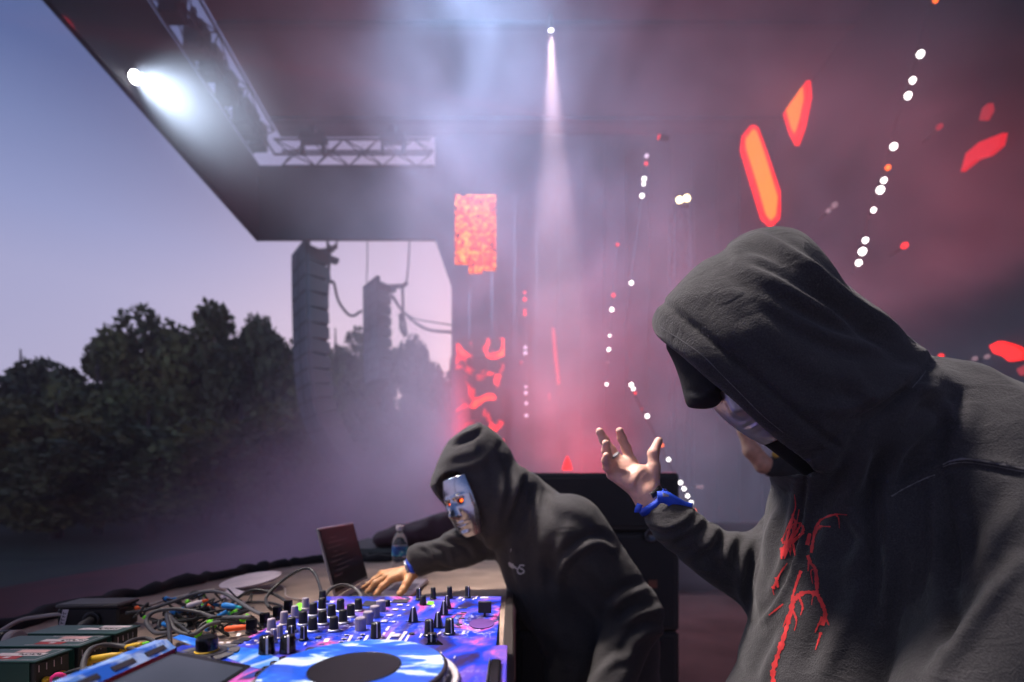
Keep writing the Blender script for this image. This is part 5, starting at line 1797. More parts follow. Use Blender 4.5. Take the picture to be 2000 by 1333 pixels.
def make_mask(name, M, parent, w, hgt, eyes=True, label=None, relief=1.0, m=None):
    """Chrome face: x to the wearer's left in the picture, y up the face, z out of it."""
    nu, nv = 64, 90
    g = lambda x, y, cx, cy, sx, sy: np.exp(-((x - cx) / sx) ** 2 - ((y - cy) / sy) ** 2)
    U, Vv = np.meshgrid(np.linspace(-1, 1, nu), np.linspace(-1, 1, nv), indexing='ij')
    wid = np.where(Vv > 0, 1 - 0.20 * np.clip(Vv, 0, 1) ** 2, 1 - 0.42 * np.clip(-Vv, 0, 1) ** 1.7)
    x = U * wid
    y = Vv
    z = 0.84 * np.sqrt(np.clip(1 - 0.95 * U ** 2, 0, 1)) * np.sqrt(np.clip(1 - 0.55 * y ** 2, 0, 1))
    zb = z.copy()
    z += 0.36 * g(x, y, 0, -0.20, 0.15, 0.17) + 0.22 * g(x, y, 0, 0.02, 0.10, 0.26)
    z += 0.07 * g(x, y, 0.16, -0.24, 0.08, 0.08) + 0.07 * g(x, y, -0.16, -0.24, 0.08, 0.08)
    z += 0.10 * g(x, y, 0.36, 0.36, 0.26, 0.07) + 0.10 * g(x, y, -0.36, 0.36, 0.26, 0.07)
    z -= 0.20 * g(x, y, 0.37, 0.20, 0.19, 0.09) + 0.20 * g(x, y, -0.37, 0.20, 0.19, 0.09)
    z += 0.09 * g(x, y, 0, -0.47, 0.22, 0.04) + 0.10 * g(x, y, 0, -0.60, 0.19, 0.05) - 0.07 * g(x, y, 0, -0.535, 0.25, 0.025)
    z += 0.13 * g(x, y, 0, -0.86, 0.26, 0.14) + 0.06 * g(x, y, 0.5, -0.08, 0.2, 0.2) + 0.06 * g(x, y, -0.5, -0.08, 0.2, 0.2)
    z -= 0.05 * g(x, y, 0, -0.72, 0.25, 0.05)
    z = zb + (z - zb) * relief
    pts = np.stack([x * w / 2, y * hgt / 2, z * w / 2], -1).reshape(-1, 3)
    faces = []
    for i in range(nu - 1):
        for j in range(nv - 1):
            a = i * nv + j
            cx, cyy = x[i, j], y[i, j]
            if ((abs(cx) - 0.37) / 0.15) ** 2 + ((cyy - 0.20) / 0.055) ** 2 < 1:
                continue
            faces.append((a, a + nv, a + nv + 1, a + 1))
    me = mesh('mask', pts, faces, True, m or M_chrome)
    mk = link(name, me, parent, M, label=label)
    sol = mk.modifiers.new('thickness', 'SOLIDIFY')
    sol.thickness = 0.0025
    sol.offset = -1
    if eyes:
        v, f = lathe_vf([(0.0, 0.0), (0.5, 0.0), (0.5, 0.06), (0.3, 0.14), (0.0, 0.16)], 16)
        em = mesh('eye', v, f, True, M_eye)
        for sx in (-1, 1):
            r = w * 0.105
            link('eye', em, mk, M @ Matrix.Translation((sx * 0.37 * w / 2, 0.20 * hgt / 2, 0.46 * w / 2)) @ Matrix.Diagonal((r * 1.5, r * 0.75, r, 1)))
    return mk


def wrist_strip(name, pts, w, m, parent, axis=(0, 0, 1)):
    """A flat fabric ribbon along points."""
    q = spline(pts, 6)
    a = Vector(axis).normalized()
    v, f = [], []
    for i, p in enumerate(q):
        t = (q[min(i + 1, len(q) - 1)] - q[max(i - 1, 0)]).normalized()
        s = (a - t * a.dot(t)).normalized() * w * 0.5
        nn = t.cross(s).normalized() * 0.0012
        v += [p - s - nn, p + s - nn, p + s + nn, p - s + nn]
    for i in range(len(q) - 1):
        for k in range(4):
            f.append((i * 4 + k, i * 4 + (k + 1) % 4, (i + 1) * 4 + (k + 1) % 4, (i + 1) * 4 + k))
    f.append((3, 2, 1, 0))
    f.append(tuple(len(v) - 4 + k for k in range(4)))
    return link(name, mesh(name, v, f, True, m), parent)


# ---- the near man: hooded, bowed over the players, right hand raised
def near_man():
    B = Solid()
    wr = P(1266, 978, 0.945)
    # hidden trunk, neck and head
    B.add(caps(P(1650, 1330, 0.80), P(1690, 1000, 0.80), 0.10, 0.09))
    B.add(caps(P(1690, 1000, 0.80), P(1640, 830, 0.78), 0.06, 0.05), 0.03)
    B.add(ell(P(1500, 715, 0.745), (0.085, 0.075, 0.11), Matrix.Rotation(math.radians(-42), 4, 'Y')), 0.03)
    B.add(caps(P(1650, 1330, 0.80), P(1660, 1700, 0.86), 0.09, 0.07), 0.03)
    B.add(caps(P(1840, 960, 0.74), P(1690, 1000, 0.80), 0.04), 0.03)
    B.add(caps(P(1840, 960, 0.74), P(2010, 1170, 0.60), 0.035, 0.03), 0.03)
    B.add(caps(P(2010, 1170, 0.60), P(1830, 1370, 0.60), 0.03, 0.022), 0.03)
    B.add(caps(P(1580, 1010, 0.92), P(1690, 1000, 0.80), 0.04), 0.03)
    B.add(caps(P(1580, 1010, 0.92), P(1490, 1140, 0.92), 0.035, 0.03), 0.03)
    B.add(caps(P(1490, 1140, 0.92), wr, 0.032, 0.025), 0.03)
    # the raised hand
    D = 0.945
    k = 0.013
    pal = [P(1232, 904, D + 0.026), P(1216, 908, D + 0.026), P(1202, 916, D + 0.020), P(1196, 927, D + 0.010)]
    for q, r in zip(pal, (0.0145, 0.0145, 0.0135, 0.0125)):
        B.add(caps(P(1258, 962, D), q, 0.0185, r), k)
    B.add(caps(P(1270, 958, D), P(1277, 913, D - 0.004), 0.0185, 0.0135), k)          # ball of the thumb
    B.add(caps(P(1236, 940, D - 0.006), P(1250, 925, D), 0.016, 0.018), k)
    B.add(caps(wr, P(1258, 962, D), 0.0235, 0.021), k)
    finger(B, [P(1277, 916, D - 0.004), P(1276, 886, D - 0.004), P(1286, 862, D + 0.002)], 0.0125, 0.0088)
    finger(B, [pal[0], P(1223, 876, D + 0.030), P(1215, 857, D + 0.026), P(1210, 842, D + 0.018)], 0.0112, 0.0076)
    finger(B, [pal[1], P(1193, 880, D + 0.034), P(1180, 860, D + 0.032), P(1171, 843, D + 0.026)], 0.0115, 0.0080)
    finger(B, [pal[2], P(1189, 898, D + 0.004), P(1184, 881, D - 0.012), P(1183, 866, D - 0.026)], 0.0108, 0.0074)
    finger(B, [pal[3], P(1186, 912, D - 0.008), P(1183, 900, D - 0.022), P(1184, 890, D - 0.036)], 0.0095, 0.0066)
    pos, q, n = surface(B, 0.0034)
    pos = crease(pos, n, [([(1262, 918), (1250, 930), (1243, 950), (1246, 968)], -0.0022, 3, 0.2), ([(1196, 925), (1215, 930), (1240, 918)], -0.0016, 2.4, 0.2), ([(1204, 912), (1222, 914), (1240, 904)], -0.0014, 2.4, 0.2),
                          ([(1222, 948), (1236, 952), (1250, 948)], -0.0012, 2.5, 0.2), ([(1216, 862), (1222, 860), (1228, 858)], -0.001, 2, 0.0), ([(1212, 880), (1222, 878), (1234, 876)], -0.001, 2, 0.0),
                          ([(1268, 888), (1276, 886), (1284, 884)], -0.001, 2, 0.0)])
    body = link('person', to_mesh('person', pos, q, M_skin))
    tag(body, 'man in black hoodie with jagged red print, bowing with one open palm raised', 'person', 'masked performers behind the desk')

    # hoodie
    H = Solid()
    DH = 0.74
    hood = [(1296, 640), (1300, 592), (1336, 540), (1386, 498), (1432, 476), (1446, 459), (1482, 449), (1526, 453), (1564, 474), (1604, 518), (1648, 580), (1704, 640), (1812, 706),
            (1862, 775), (1810, 860), (1740, 920), (1620, 960), (1540, 935), (1440, 880), (1350, 800), (1300, 720)]
    hood = [(1000 + (a - 1000) * 0.957, 970 + (b - 970) * 0.957) for a, b in hood]   # its near side bulges towards the camera
    torso = [(1800, 712), (1860, 752), (1930, 808), (2010, 868), (2100, 936), (2170, 1030), (2190, 1150), (2150, 1420), (1480, 1420), (1466, 1320), (1486, 1235), (1500, 1150),
             (1516, 1060), (1524, 985), (1545, 930), (1580, 900), (1640, 850), (1730, 730)]
    H.add(outline(torso, lambda x: 0.80 - 0.00012 * (x - 1500), 0.13, 1.25), 0.02)
    Sh = outline(hood, DH, 0.135, 1.0)
    H.add(Sh, 0.055)
    # right arm (far side) and left arm (near side)
    H.add(outline([(1256, 996), (1278, 972), (1305, 964), (1345, 985), (1378, 1012), (1420, 1033), (1470, 1034), (1502, 1000), (1560, 960), (1640, 1000), (1650, 1120), (1580, 1225),
                   (1490, 1215), (1430, 1172), (1350, 1114), (1322, 1088), (1288, 1064), (1264, 1030)], lambda x: 0.945 - 0.00012 * (x - 1260), 0.052, 1.0), 0.022)
    H.add(caps(P(1905, 905, 0.66), P(1990, 1170, 0.585), 0.092, 0.080), 0.035)
    H.add(caps(P(1990, 1170, 0.585), P(1850, 1400, 0.56), 0.080, 0.062), 0.03)
    H.add(ell(P(1880, 870, 0.70), (0.12, 0.10, 0.07)), 0.05)
    rim_o = P(1281, 652, DH)
    rd = (P(1596, 902, DH) - rim_o).normalized()
    # the rim's plane: the crown point and two points on the near edge
    rn = (P(1400, 760, 0.632) - rim_o).cross(P(1560, 896, 0.632) - rim_o).normalized()
    if rn.x < 0:
        rn = -rn
    hs = halfspace(rim_o, rn)
    chest = lambda p: ((p - A3(P(1590, 905, DH))) @ A3(rd))
    H.cut(lambda p: np.maximum(np.maximum(hs(p), 1.335 - p[:, 2]), np.abs(p[:, 1] - DH) - 0.20), 0.010)
    Shin = outline(hood, DH, 0.125, 0.98, grow=-0.014)
    H.cut((lambda p: np.maximum(np.maximum(Shin[0](p), hs(p) - 0.15), chest(p) + 0.004), Shin[1], Shin[2]), 0.006)
    pos, q, n = surface(H, 0.0047)
    # hem of the hood: a sewn band round the opening
    dr = hs(pos)
    onhood = (pos[:, 2] > P(1590, 890, DH).z) & (np.abs(pos[:, 1] - DH) < 0.2) & (pos[:, 0] < P(1640, 700, DH).x)
    band = np.where(onhood, 0.0034 * np.exp(-((dr - 0.022) / 0.015) ** 4) - 0.0048 * np.exp(-((dr - 0.041) / 0.0035) ** 2) + 0.001 * np.exp(-((dr - 0.050) / 0.005) ** 2), 0)
    pos = pos + n * band[:, None]
    folds = [
        # hood
        ([(1432, 482), (1480, 470), (1530, 490), (1590, 530), (1660, 590), (1740, 660), (1800, 690)], 0.012, 12, 0.8),
        ([(1440, 496), (1520, 512), (1600, 560), (1680, 615), (1770, 668)], 0.008, 11, 0.8),
        ([(1420, 500), (1490, 540), (1570, 585), (1660, 625), (1740, 660)], 0.010, 15, 0.8),
        ([(1440, 520), (1500, 580), (1560, 620), (1640, 660), (1730, 680), (1800, 692)], 0.007, 14, 0.7),
        ([(1330, 600), (1420, 640), (1500, 720), (1560, 800)], 0.004, 26, 0.7),
        ([(1480, 640), (1560, 700), (1640, 740), (1720, 750)], 0.004, 22, 0.8),
        ([(1600, 800), (1680, 790), (1740, 760), (1780, 720)], 0.008, 16, 0.8),
        ([(1650, 720), (1700, 780), (1745, 770)], 0.006, 16, 0.6),
        ([(1560, 890), (1640, 860), (1700, 810), (1760, 760)], -0.010, 18, 0.3),
        # neck seam
        ([(1826, 702), (1800, 735), (1770, 765), (1730, 800), (1680, 850), (1640, 900)], -0.008, 9, 0.6),
        ([(1785, 745), (1820, 760), (1870, 770)], 0.004, 9, 0.7),
        ([(1795, 760), (1845, 790), (1862, 830), (1850, 880)], 0.006, 14, 0.8),
        # shoulder and chest
        ([(1800, 770), (1740, 850), (1690, 900), (1640, 980), (1600, 1080)], 0.010, 16, 0.8),
        ([(1845, 800), (1780, 850), (1745, 890), (1730, 960), (1735, 1100), (1730, 1220)], 0.014, 18, 0.9),
        ([(1700, 905), (1660, 990), (1690, 1050), (1660, 1120)], 0.009, 16, 0.8),
        ([(1840, 925), (1850, 1000), (1855, 1100), (1850, 1250)], -0.013, 14, 0.6),
        ([(1840, 905), (1790, 930), (1740, 965)], 0.006, 6, 1.0),
        ([(1848, 908), (1890, 898), (1940, 904), (2000, 918)], 0.006, 7, 1.0),
        ([(1900, 780), (1880, 850), (1850, 905)], 0.006, 22, 0.8),
        ([(1990, 1100), (1930, 1170), (1880, 1240), (1820, 1320)], 0.014, 20, 0.7),
        ([(1995, 980), (1940, 1050), (1900, 1150)], 0.007, 24, 0.8),
        ([(1900, 940), (1930, 1040), (1925, 1140)], 0.006, 20, 0.8),
        ([(1680, 1160), (1640, 1240), (1600, 1330)], 0.008, 22, 0.8),
        ([(1760, 1000), (1780, 1120), (1770, 1250)], 0.007, 20, 0.8),
        # zip placket
        ([(1590, 905), (1580, 980), (1565, 1060), (1540, 1140), (1500, 1205), (1485, 1216)], 0.009, 7, 1.0, (0.0, 0.86)),
        ([(1555, 935), (1545, 1010), (1535, 1080), (1510, 1150)], 0.006, 10, 0.8),
        ([(1530, 1240), (1505, 1290), (1490, 1333)], 0.007, 12, 0.8),
        # far sleeve
        ([(1262, 1020), (1300, 1030), (1330, 1020), (1350, 1000)], 0.008, 9, 0.9),
        ([(1275, 1050), (1310, 1050), (1345, 1035), (1370, 1012)], 0.009, 9, 0.9),
        ([(1300, 1070), (1340, 1062), (1370, 1035)], 0.006, 9, 0.9),
        ([(1335, 1090), (1380, 1060), (1400, 1030)], 0.008, 12, 0.9),
        ([(1480, 1040), (1455, 1090), (1450, 1150), (1465, 1195)], 0.010, 12, 0.9),
        ([(1510, 1010), (1490, 1080), (1480, 1150), (1490, 1200)], 0.010, 12, 0.9),
        ([(1440, 1045), (1420, 1080), (1440, 1120)], 0.007, 12, 0.9),
        ([(1370, 1050), (1420, 1100), (1440, 1160)], 0.006, 14, 0.9),
        ([(1520, 990), (1505, 1050), (1500, 1130)], 0.008, 10, 0.9),
    ]
    pos = crease(pos, n, folds)
    pos = lump(pos, n, 0.0030, 30, 3)
    pos = relax(pos, q, 1, 0.4)
    hd = link('hoodie', to_mesh('hoodie', pos, q, M_hood), body)
    L = []
    w = 3.4
    L += [([(1552, 966), (1554, 990), (1548, 1010), (1542, 1035), (1530, 1080)], 0.8, w), ([(1561, 995), (1556, 1020), (1546, 1050), (1538, 1075)], 0.8, w),
          ([(1566, 1022), (1555, 1040), (1540, 1060), (1528, 1086)], 2.5, 3.5), ([(1570, 1040), (1555, 1055), (1535, 1068), (1525, 1076)], 1.5, 3.5),
          ([(1528, 1060), (1545, 1058), (1568, 1038), (1565, 1024), (1556, 1022)], 3, 1.5), ([(1545, 1014), (1533, 1045), (1527, 1058)], 1.2, 2.4),
          ([(1538, 1100), (1524, 1120), (1516, 1138), (1510, 1150)], 1.2, 3), ([(1516, 1128), (1520, 1148)], 3, 2), ([(1537, 1075), (1532, 1092)], 2.5, 1),
          ([(1655, 1006), (1632, 1005), (1608, 1014), (1594, 1030), (1590, 1050), (1585, 1080)], 1, 3), ([(1622, 1029), (1600, 1030), (1592, 1045)], 1, 3.5),
          ([(1578, 1085), (1584, 1100), (1593, 1112), (1596, 1140), (1597, 1160), (1606, 1180), (1612, 1200), (1606, 1222)], 3, 4.5), ([(1580, 1098), (1579, 1116)], 2, 1),
          ([(1598, 1162), (1580, 1157), (1562, 1162), (1550, 1175), (1544, 1200), (1536, 1230), (1526, 1262), (1516, 1290), (1510, 1315), (1512, 1340)], 4, 5),
          ([(1560, 1165), (1568, 1185), (1564, 1202)], 3, 1), ([(1548, 1190), (1556, 1212), (1552, 1232)], 3, 1), ([(1546, 1175), (1556, 1140), (1565, 1115)], 2, 3),
          ([(1606, 1205), (1598, 1222), (1592, 1236)], 3, 1), ([(1612, 1205), (1620, 1222)], 3, 1), ([(1604, 1235), (1598, 1255), (1593, 1270)], 3, 1),
          ([(1530, 1180), (1515, 1192), (1502, 1202)], 2, 1), ([(1540, 1200), (1530, 1225)], 2, 1), ([(1582, 1042), (1577, 1065)], 3, 4), ([(1527, 1070), (1527, 1092)], 3.4, 1.5)]
    rt = random.Random(12)
    for pts, a0, a1 in list(L):
        if len(pts) >= 4:
            for k in range(2):
                x_, y_ = pts[rt.randrange(1, len(pts) - 1)]
                sg = rt.choice((-1, 1))
                L.append(([(x_, y_), (x_ + sg * rt.uniform(4, 9), y_ + rt.uniform(4, 14)), (x_ + sg * rt.uniform(3, 12), y_ + rt.uniform(16, 32))], 1.8, 0.5))
    cast_print('printed_artwork', hd, pos, q, L, M_redprint, label='jagged red lightning print')
    st = [([(1842, 908), (1860, 900), (1890, 897), (1940, 904), (2000, 916)], 1.6, 1.6), ([(1842, 912), (1862, 905), (1892, 903), (1940, 910), (2000, 922)], 1.0, 1.0),
          ([(1740, 970), (1765, 955), (1800, 938), (1826, 928)], 1.3, 1.3), ([(1808, 726), (1796, 742), (1782, 758)], 1.2, 1.2),
          ([(1292, 640), (1330, 664), (1372, 694), (1410, 732), (1450, 772), (1490, 812), (1530, 845)], 0.7, 0.7)]
    for ln in st:
        cast_print('seam', hd, pos, q, [ln], M_stitch, 0.0008)
    # cap under the hood
    cap = Solid()
    cap.add(outline([(1304, 668), (1322, 704), (1334, 738), (1341, 766), (1347, 786), (1358, 796), (1392, 797), (1402, 786), (1400, 772), (1430, 764), (1500, 740), (1480, 660), (1400, 620)], 0.735, 0.05, 1.2), 0.01)
    cp, cq, cn = surface(cap, 0.0045)
    cp = crease(cp, cn, [([(1336, 762), (1362, 768), (1402, 772)], -0.003, 5, 0.4)])
    link('cap', to_mesh('cap', cp, cq, M_blackcloth), body)
    up = Vector((-0.62, 0.0, 0.78))
    out = Vector((-0.80, -0.42, -0.55))
    out = (out - up * out.dot(up)).normalized()
    x = up.cross(out).normalized()
    Mm = Matrix((x, up, out)).transposed().to_4x4()
    Mm.translation = P(1458, 752, 0.735)
    make_mask('mask', Mm, body, 0.125, 0.19, False, None, 0.32, M_chrome2)
    bl = Solid().add(ell(P(1500, 715, 0.745), (0.090, 0.080, 0.115), Matrix.Rotation(math.radians(-42), 4, 'Y')), 0.02).add(caps(P(1520, 780, 0.75), P(1640, 880, 0.78), 0.068, 0.066), 0.03)
    bp, bq, _ = surface(bl, 0.008)
    link('balaclava', to_mesh('balaclava', bp, bq, M_blackcloth), body)
    # wristbands
    ax = (P(1300, 1010, 0.945) - P(1262, 960, 0.945)).normalized()
    for nm, c, r, wd, m in (('wristband', P(1277, 982, 0.945), 0.0355, 0.017, M_bluefab), ('watch_strap', P(1266, 968, 0.945), 0.0305, 0.012, M_blackplastic)):
        Mw = frame(c, ax, (1, 0, 0))
        ring = [Mw @ Vector((r * math.cos(t), r * 0.86 * math.sin(t), 0)) for t in np.linspace(0, 2 * math.pi, 20)]
        wrist_strip(nm, ring, wd, m, body, ax)
    wrist_strip('wristband_tail', [P(1284, 972, 0.902), P(1300, 972, 0.897), P(1318, 982, 0.898), P(1334, 991, 0.903), P(1350, 994, 0.908)], 0.024, M_bluefab, body, (0.15, -0.2, 1))
    wrist_strip('wristband_tail', [P(1250, 985, 0.908), P(1246, 995, 0.906), P(1245, 1001, 0.908)], 0.012, M_bluefab, body, (1, 0, 0.3))
    mb = MB().box((-0.006, -0.004, -0.002), (0.006, 0.004, 0.003), 0.001)
    link('wristband_clasp', mb.mesh('clasp', False, M_metal), body, frame(P(1300, 967, 0.897), (0, -1, 0.3)))
    mb = MB()
    v, f = lathe_vf([(0.0098, -0.002), (0.0106, -0.002), (0.0106, 0.002), (0.0098, 0.002)], 20)
    link('finger_ring', mesh('ring', v, f, True, M_metal), body, frame(P(1202, 890, 0.942), P(1193, 880, 0.94) - P(1216, 908, 0.945)))
    # trousers
    T = Solid()
    T.add(ell(P(1760, 1420, 0.80), (0.20, 0.14, 0.16)), 0.05)
    for dy in (-0.1, 0.1):
        hp = P(1760, 1420, 0.80) + Vector((0, dy, -0.05))
        T.add(caps(hp, (hp.x + 0.02, hp.y, 0.48), 0.105, 0.075), 0.04)
        T.add(caps((hp.x + 0.02, hp.y, 0.48), (hp.x + 0.06, hp.y, 0.09), 0.075, 0.06), 0.03)
        T.add(caps((hp.x + 0.08, hp.y, 0.05), (hp.x - 0.12, hp.y, 0.04), 0.048, 0.04), 0.02)
    tp, tq, tn = surface(T, 0.016)
    link('trousers', to_mesh('trousers', lump(tp, tn, 0.006, 25, 2), tq, M_trouser), body)


# ---- the far man: leaning over the desk, chrome mask, hand on the laptop
def far_man():
    B = Solid()
    B.add(caps(P(1190, 1330, 1.62), P(1085, 1050, 1.62), 0.10, 0.08))
    B.add(caps(P(1085, 1050, 1.62), P(965, 970, 1.58), 0.06, 0.055), 0.03)
    B.add(ell(P(925, 955, 1.56), (0.085, 0.09, 0.115), Matrix.Rotation(math.radians(-18), 4, 'Y')), 0.03)
    B.add(caps(P(985, 1050, 1.66), P(1085, 1050, 1.60), 0.045), 0.03)
    wr = P(806, 1113, 1.56)
    B.add(caps(P(985, 1050, 1.66), P(880, 1075, 1.63), 0.042, 0.036), 0.03)
    B.add(caps(P(880, 1075, 1.63), wr, 0.036, 0.027), 0.02)
    B.add(caps(P(1120, 1050, 1.48), P(1240, 1205, 1.45), 0.042, 0.038), 0.03)
    B.add(caps(P(1085, 1050, 1.60), P(1120, 1050, 1.48), 0.045), 0.03)
    k = 0.012
    kn = [(P(763, 1132, 1.52), 0.0135), (P(755, 1127, 1.545), 0.0135), (P(749, 1123, 1.57), 0.013), (P(746, 1120, 1.592), 0.012)]
    for q, r in kn:
        B.add(caps(P(800, 1119, 1.555), q, 0.0215, r), k)
    B.add(caps(P(806, 1118, 1.55), P(794, 1140, 1.505), 0.020, 0.014), k)
    finger(B, [P(794, 1140, 1.505), P(788, 1152, 1.49), P(781, 1160, 1.478)], 0.0130, 0.0098)
    finger(B, [kn[0][0], P(747, 1146, 1.505), P(737, 1159, 1.498), P(731, 1167, 1.495)], 0.0118, 0.0080)
    finger(B, [kn[1][0], P(733, 1140, 1.535), P(720, 1155, 1.53), P(711, 1168, 1.53)], 0.0118, 0.0080)
    finger(B, [kn[2][0], P(731, 1134, 1.565), P(720, 1142, 1.56), P(710, 1148, 1.56)], 0.0115, 0.0082)
    finger(B, [kn[3][0], P(732, 1131, 1.60), P(722, 1140, 1.60), P(716, 1148, 1.60)], 0.0100, 0.0070)
    pos, q, n = surface(B, 0.0042)
    body = link('person', to_mesh('person', pos, q, M_skin2))
    tag(body, 'man in a chrome face mask with glowing eyes, leaning across the desk to the laptop', 'person', 'masked performers behind the desk')
    H = Solid()
    DH = 1.56
    hood = [(838, 948), (848, 915), (860, 890), (875, 864), (890, 850), (912, 836), (938, 829), (957, 838), (977, 856), (997, 882), (1008, 906), (1030, 920), (1045, 940), (1040, 985), (1010, 1045),
            (960, 1070), (915, 1040), (895, 1022), (868, 990), (848, 966)]
    hoodS = outline(hood, DH, 0.125, 0.95)
    torso = [(1020, 922), (1050, 936), (1090, 962), (1135, 998), (1176, 1032), (1212, 1090), (1250, 1150), (1280, 1220), (1285, 1300), (1280, 1420), (1080, 1420), (1066, 1333), (1058, 1278), (1035, 1236), (1010, 1195),
             (985, 1133), (968, 1085), (960, 1040), (985, 960)]
    H.add(outline(torso, 1.62, 0.13, 1.15), 0.03)
    H.add(hoodS, 0.03)
    H.add(outline([(797, 1094), (800, 1072), (820, 1062), (843, 1058), (870, 1042), (905, 1022), (950, 1000), (1010, 1000), (1030, 1070), (990, 1100), (960, 1092), (917, 1108), (880, 1117), (850, 1117), (815, 1126)],
                  lambda x: 1.56 + 0.0005 * (x - 800), 0.058, 1.0), 0.02)
    H.add(caps(P(1110, 1035, 1.49), P(1236, 1200, 1.45), 0.115, 0.092), 0.045)
    H.add(caps(P(1236, 1205, 1.45), P(1180, 1370, 1.36), 0.088, 0.065), 0.03)
    # the opening, carved in along the face
    up = (P(884, 934, 1.44) - P(921, 1043, 1.44)).normalized()
    out = Vector((-0.50, -0.82, -0.27))
    out = (out - up * out.dot(up)).normalized()
    x = up.cross(out).normalized()
    fc = P(893, 985, 1.50)
    for a, b, ra, rb in ((P(886, 962, 1.47), P(905, 1012, 1.47), 0.062, 0.056),):
        cav = caps(a, b, ra, rb)
        H.cut(cav, 0.012)
        H.cut(caps(a + out * 0.10, b + out * 0.10, ra * 1.12, rb * 1.12), 0.012)
    pos, q, n = surface(H, 0.0064)
    folds = [
        ([(884, 862), (905, 852), (925, 842), (936, 832)], 0.014, 5, 0.9),
        ([(862, 905), (890, 890), (925, 880)], 0.006, 9, 0.8),
        ([(850, 930), (885, 912), (930, 905), (960, 880)], 0.005, 10, 0.8),
        ([(950, 860), (975, 900), (985, 950), (975, 1010)], 0.008, 11, 0.8),
        ([(985, 880), (1005, 920), (1010, 960), (1000, 1010)], 0.010, 8, 0.8),
        ([(1034, 928), (1022, 950), (1012, 980), (1002, 1015)], -0.016, 7, 0.5),
        ([(1040, 930), (1052, 960), (1045, 1010), (1025, 1060)], 0.012, 9, 0.8),
        ([(1050, 945), (1080, 985), (1090, 1030)], 0.008, 10, 0.8),
        ([(1085, 985), (1130, 1000), (1160, 1025)], 0.008, 12, 0.8),
        ([(1195, 1075), (1165, 1060), (1130, 1075), (1105, 1100), (1095, 1130)], 0.013, 9, 1.0),
        ([(1105, 1040), (1095, 1090), (1090, 1150), (1110, 1230)], 0.010, 12, 0.8),
        ([(1260, 1150), (1220, 1165), (1190, 1190)], 0.012, 9, 1.0),
        ([(1285, 1190), (1245, 1200), (1210, 1225)], 0.012, 9, 1.0),
        ([(1300, 1235), (1265, 1235), (1235, 1260), (1225, 1290)], 0.012, 9, 1.0),
        ([(1150, 1100), (1190, 1150), (1210, 1200)], 0.008, 13, 0.8),
        ([(1050, 1060), (1060, 1130), (1085, 1230), (1110, 1300)], 0.008, 14, 0.8),
        ([(1240, 1280), (1200, 1290), (1160, 1330)], 0.010, 11, 0.9),
        ([(1000, 1060), (1010, 1120), (1040, 1200), (1070, 1290)], 0.007, 8, 0.9),
        ([(818, 1068), (838, 1074), (850, 1098)], 0.008, 4, 1.0),
        ([(838, 1062), (872, 1068), (884, 1100)], 0.007, 5, 1.0),
        ([(868, 1046), (912, 1058), (930, 1086)], 0.010, 6, 1.0),
        ([(905, 1028), (945, 1046), (958, 1082)], 0.008, 7, 1.0),
        ([(856, 1092), (880, 1104), (910, 1104)], 0.006, 5, 1.0),
    ]
    pos = crease(pos, n, folds)
    pos = lump(pos, n, 0.004, 22, 9)
    pos = relax(pos, q, 1, 0.4)
    hd = link('hoodie', to_mesh('hoodie', pos, q, M_hood2), body)
    # small printed emblem on the chest
    L = [([(994, 1100), (1002, 1104), (1010, 1112)], 3.2, 1.2), ([(996, 1104), (1004, 1110)], 2.5, 1.5),
         ([(1024, 1105), (1017, 1104), (1015, 1109), (1022, 1113), (1023, 1118), (1016, 1121), (1012, 1118)], 1.3, 1.3), ([(1013, 1108), (1011, 1114), (1012, 1119)], 1.2, 1.2),
         ([(999, 1072), (998, 1078)], 0.6, 0.6)]
    cast_print('printed_emblem', hd, pos, q, L, M_whiteprint, 0.002, label='small white wing and S emblem')
    Mm = Matrix((x, up, out)).transposed().to_4x4()
    Mm.translation = P(908, 989, 1.47)
    make_mask('mask', Mm, body, 0.128, 0.195, True, relief=1.15, label='chrome mask with orange glowing eyes')
    bl = Solid().add(ell(P(925, 955, 1.56), (0.091, 0.096, 0.121), Matrix.Rotation(math.radians(-18), 4, 'Y')), 0.02)
    bp, bq, _ = surface(bl, 0.009)
    link('balaclava', to_mesh('balaclava', bp, bq, M_blackcloth), body)
    ax = (P(830, 1105, 1.57) - P(800, 1117, 1.56)).normalized()
    Mw = frame(P(803, 1110, 1.555), ax)
    for nm, r, wd, m, sh in (('wristband', 0.034, 0.013, M_bluefab, 0.0), ('bracelet', 0.0315, 0.007, M_metal, -0.012)):
        ring = [Mw @ Vector((r * math.cos(t), r * math.sin(t), sh)) for t in np.linspace(0, 2 * math.pi, 18)]
        wrist_strip(nm, ring, wd, m, body, ax)
    T = Solid()
    c = P(1200, 1400, 1.64)
    T.add(ell(c, (0.16, 0.16, 0.14)), 0.05)
    for dy in (-0.1, 0.1):
        hp = c + Vector((0.02, dy, -0.05))
        T.add(caps(hp, (hp.x + 0.04, hp.y, 0.30), 0.09, 0.07), 0.04)
        T.add(caps((hp.x + 0.04, hp.y, 0.30), (hp.x + 0.08, hp.y, 0.09), 0.07, 0.06), 0.03)
        T.add(caps((hp.x + 0.1, hp.y, 0.05), (hp.x - 0.1, hp.y, 0.04), 0.048, 0.04), 0.02)
    tp, tq, tn = surface(T, 0.018)
    link('trousers', to_mesh('trousers', lump(tp, tn, 0.006, 25, 2), tq, M_trouser), body)


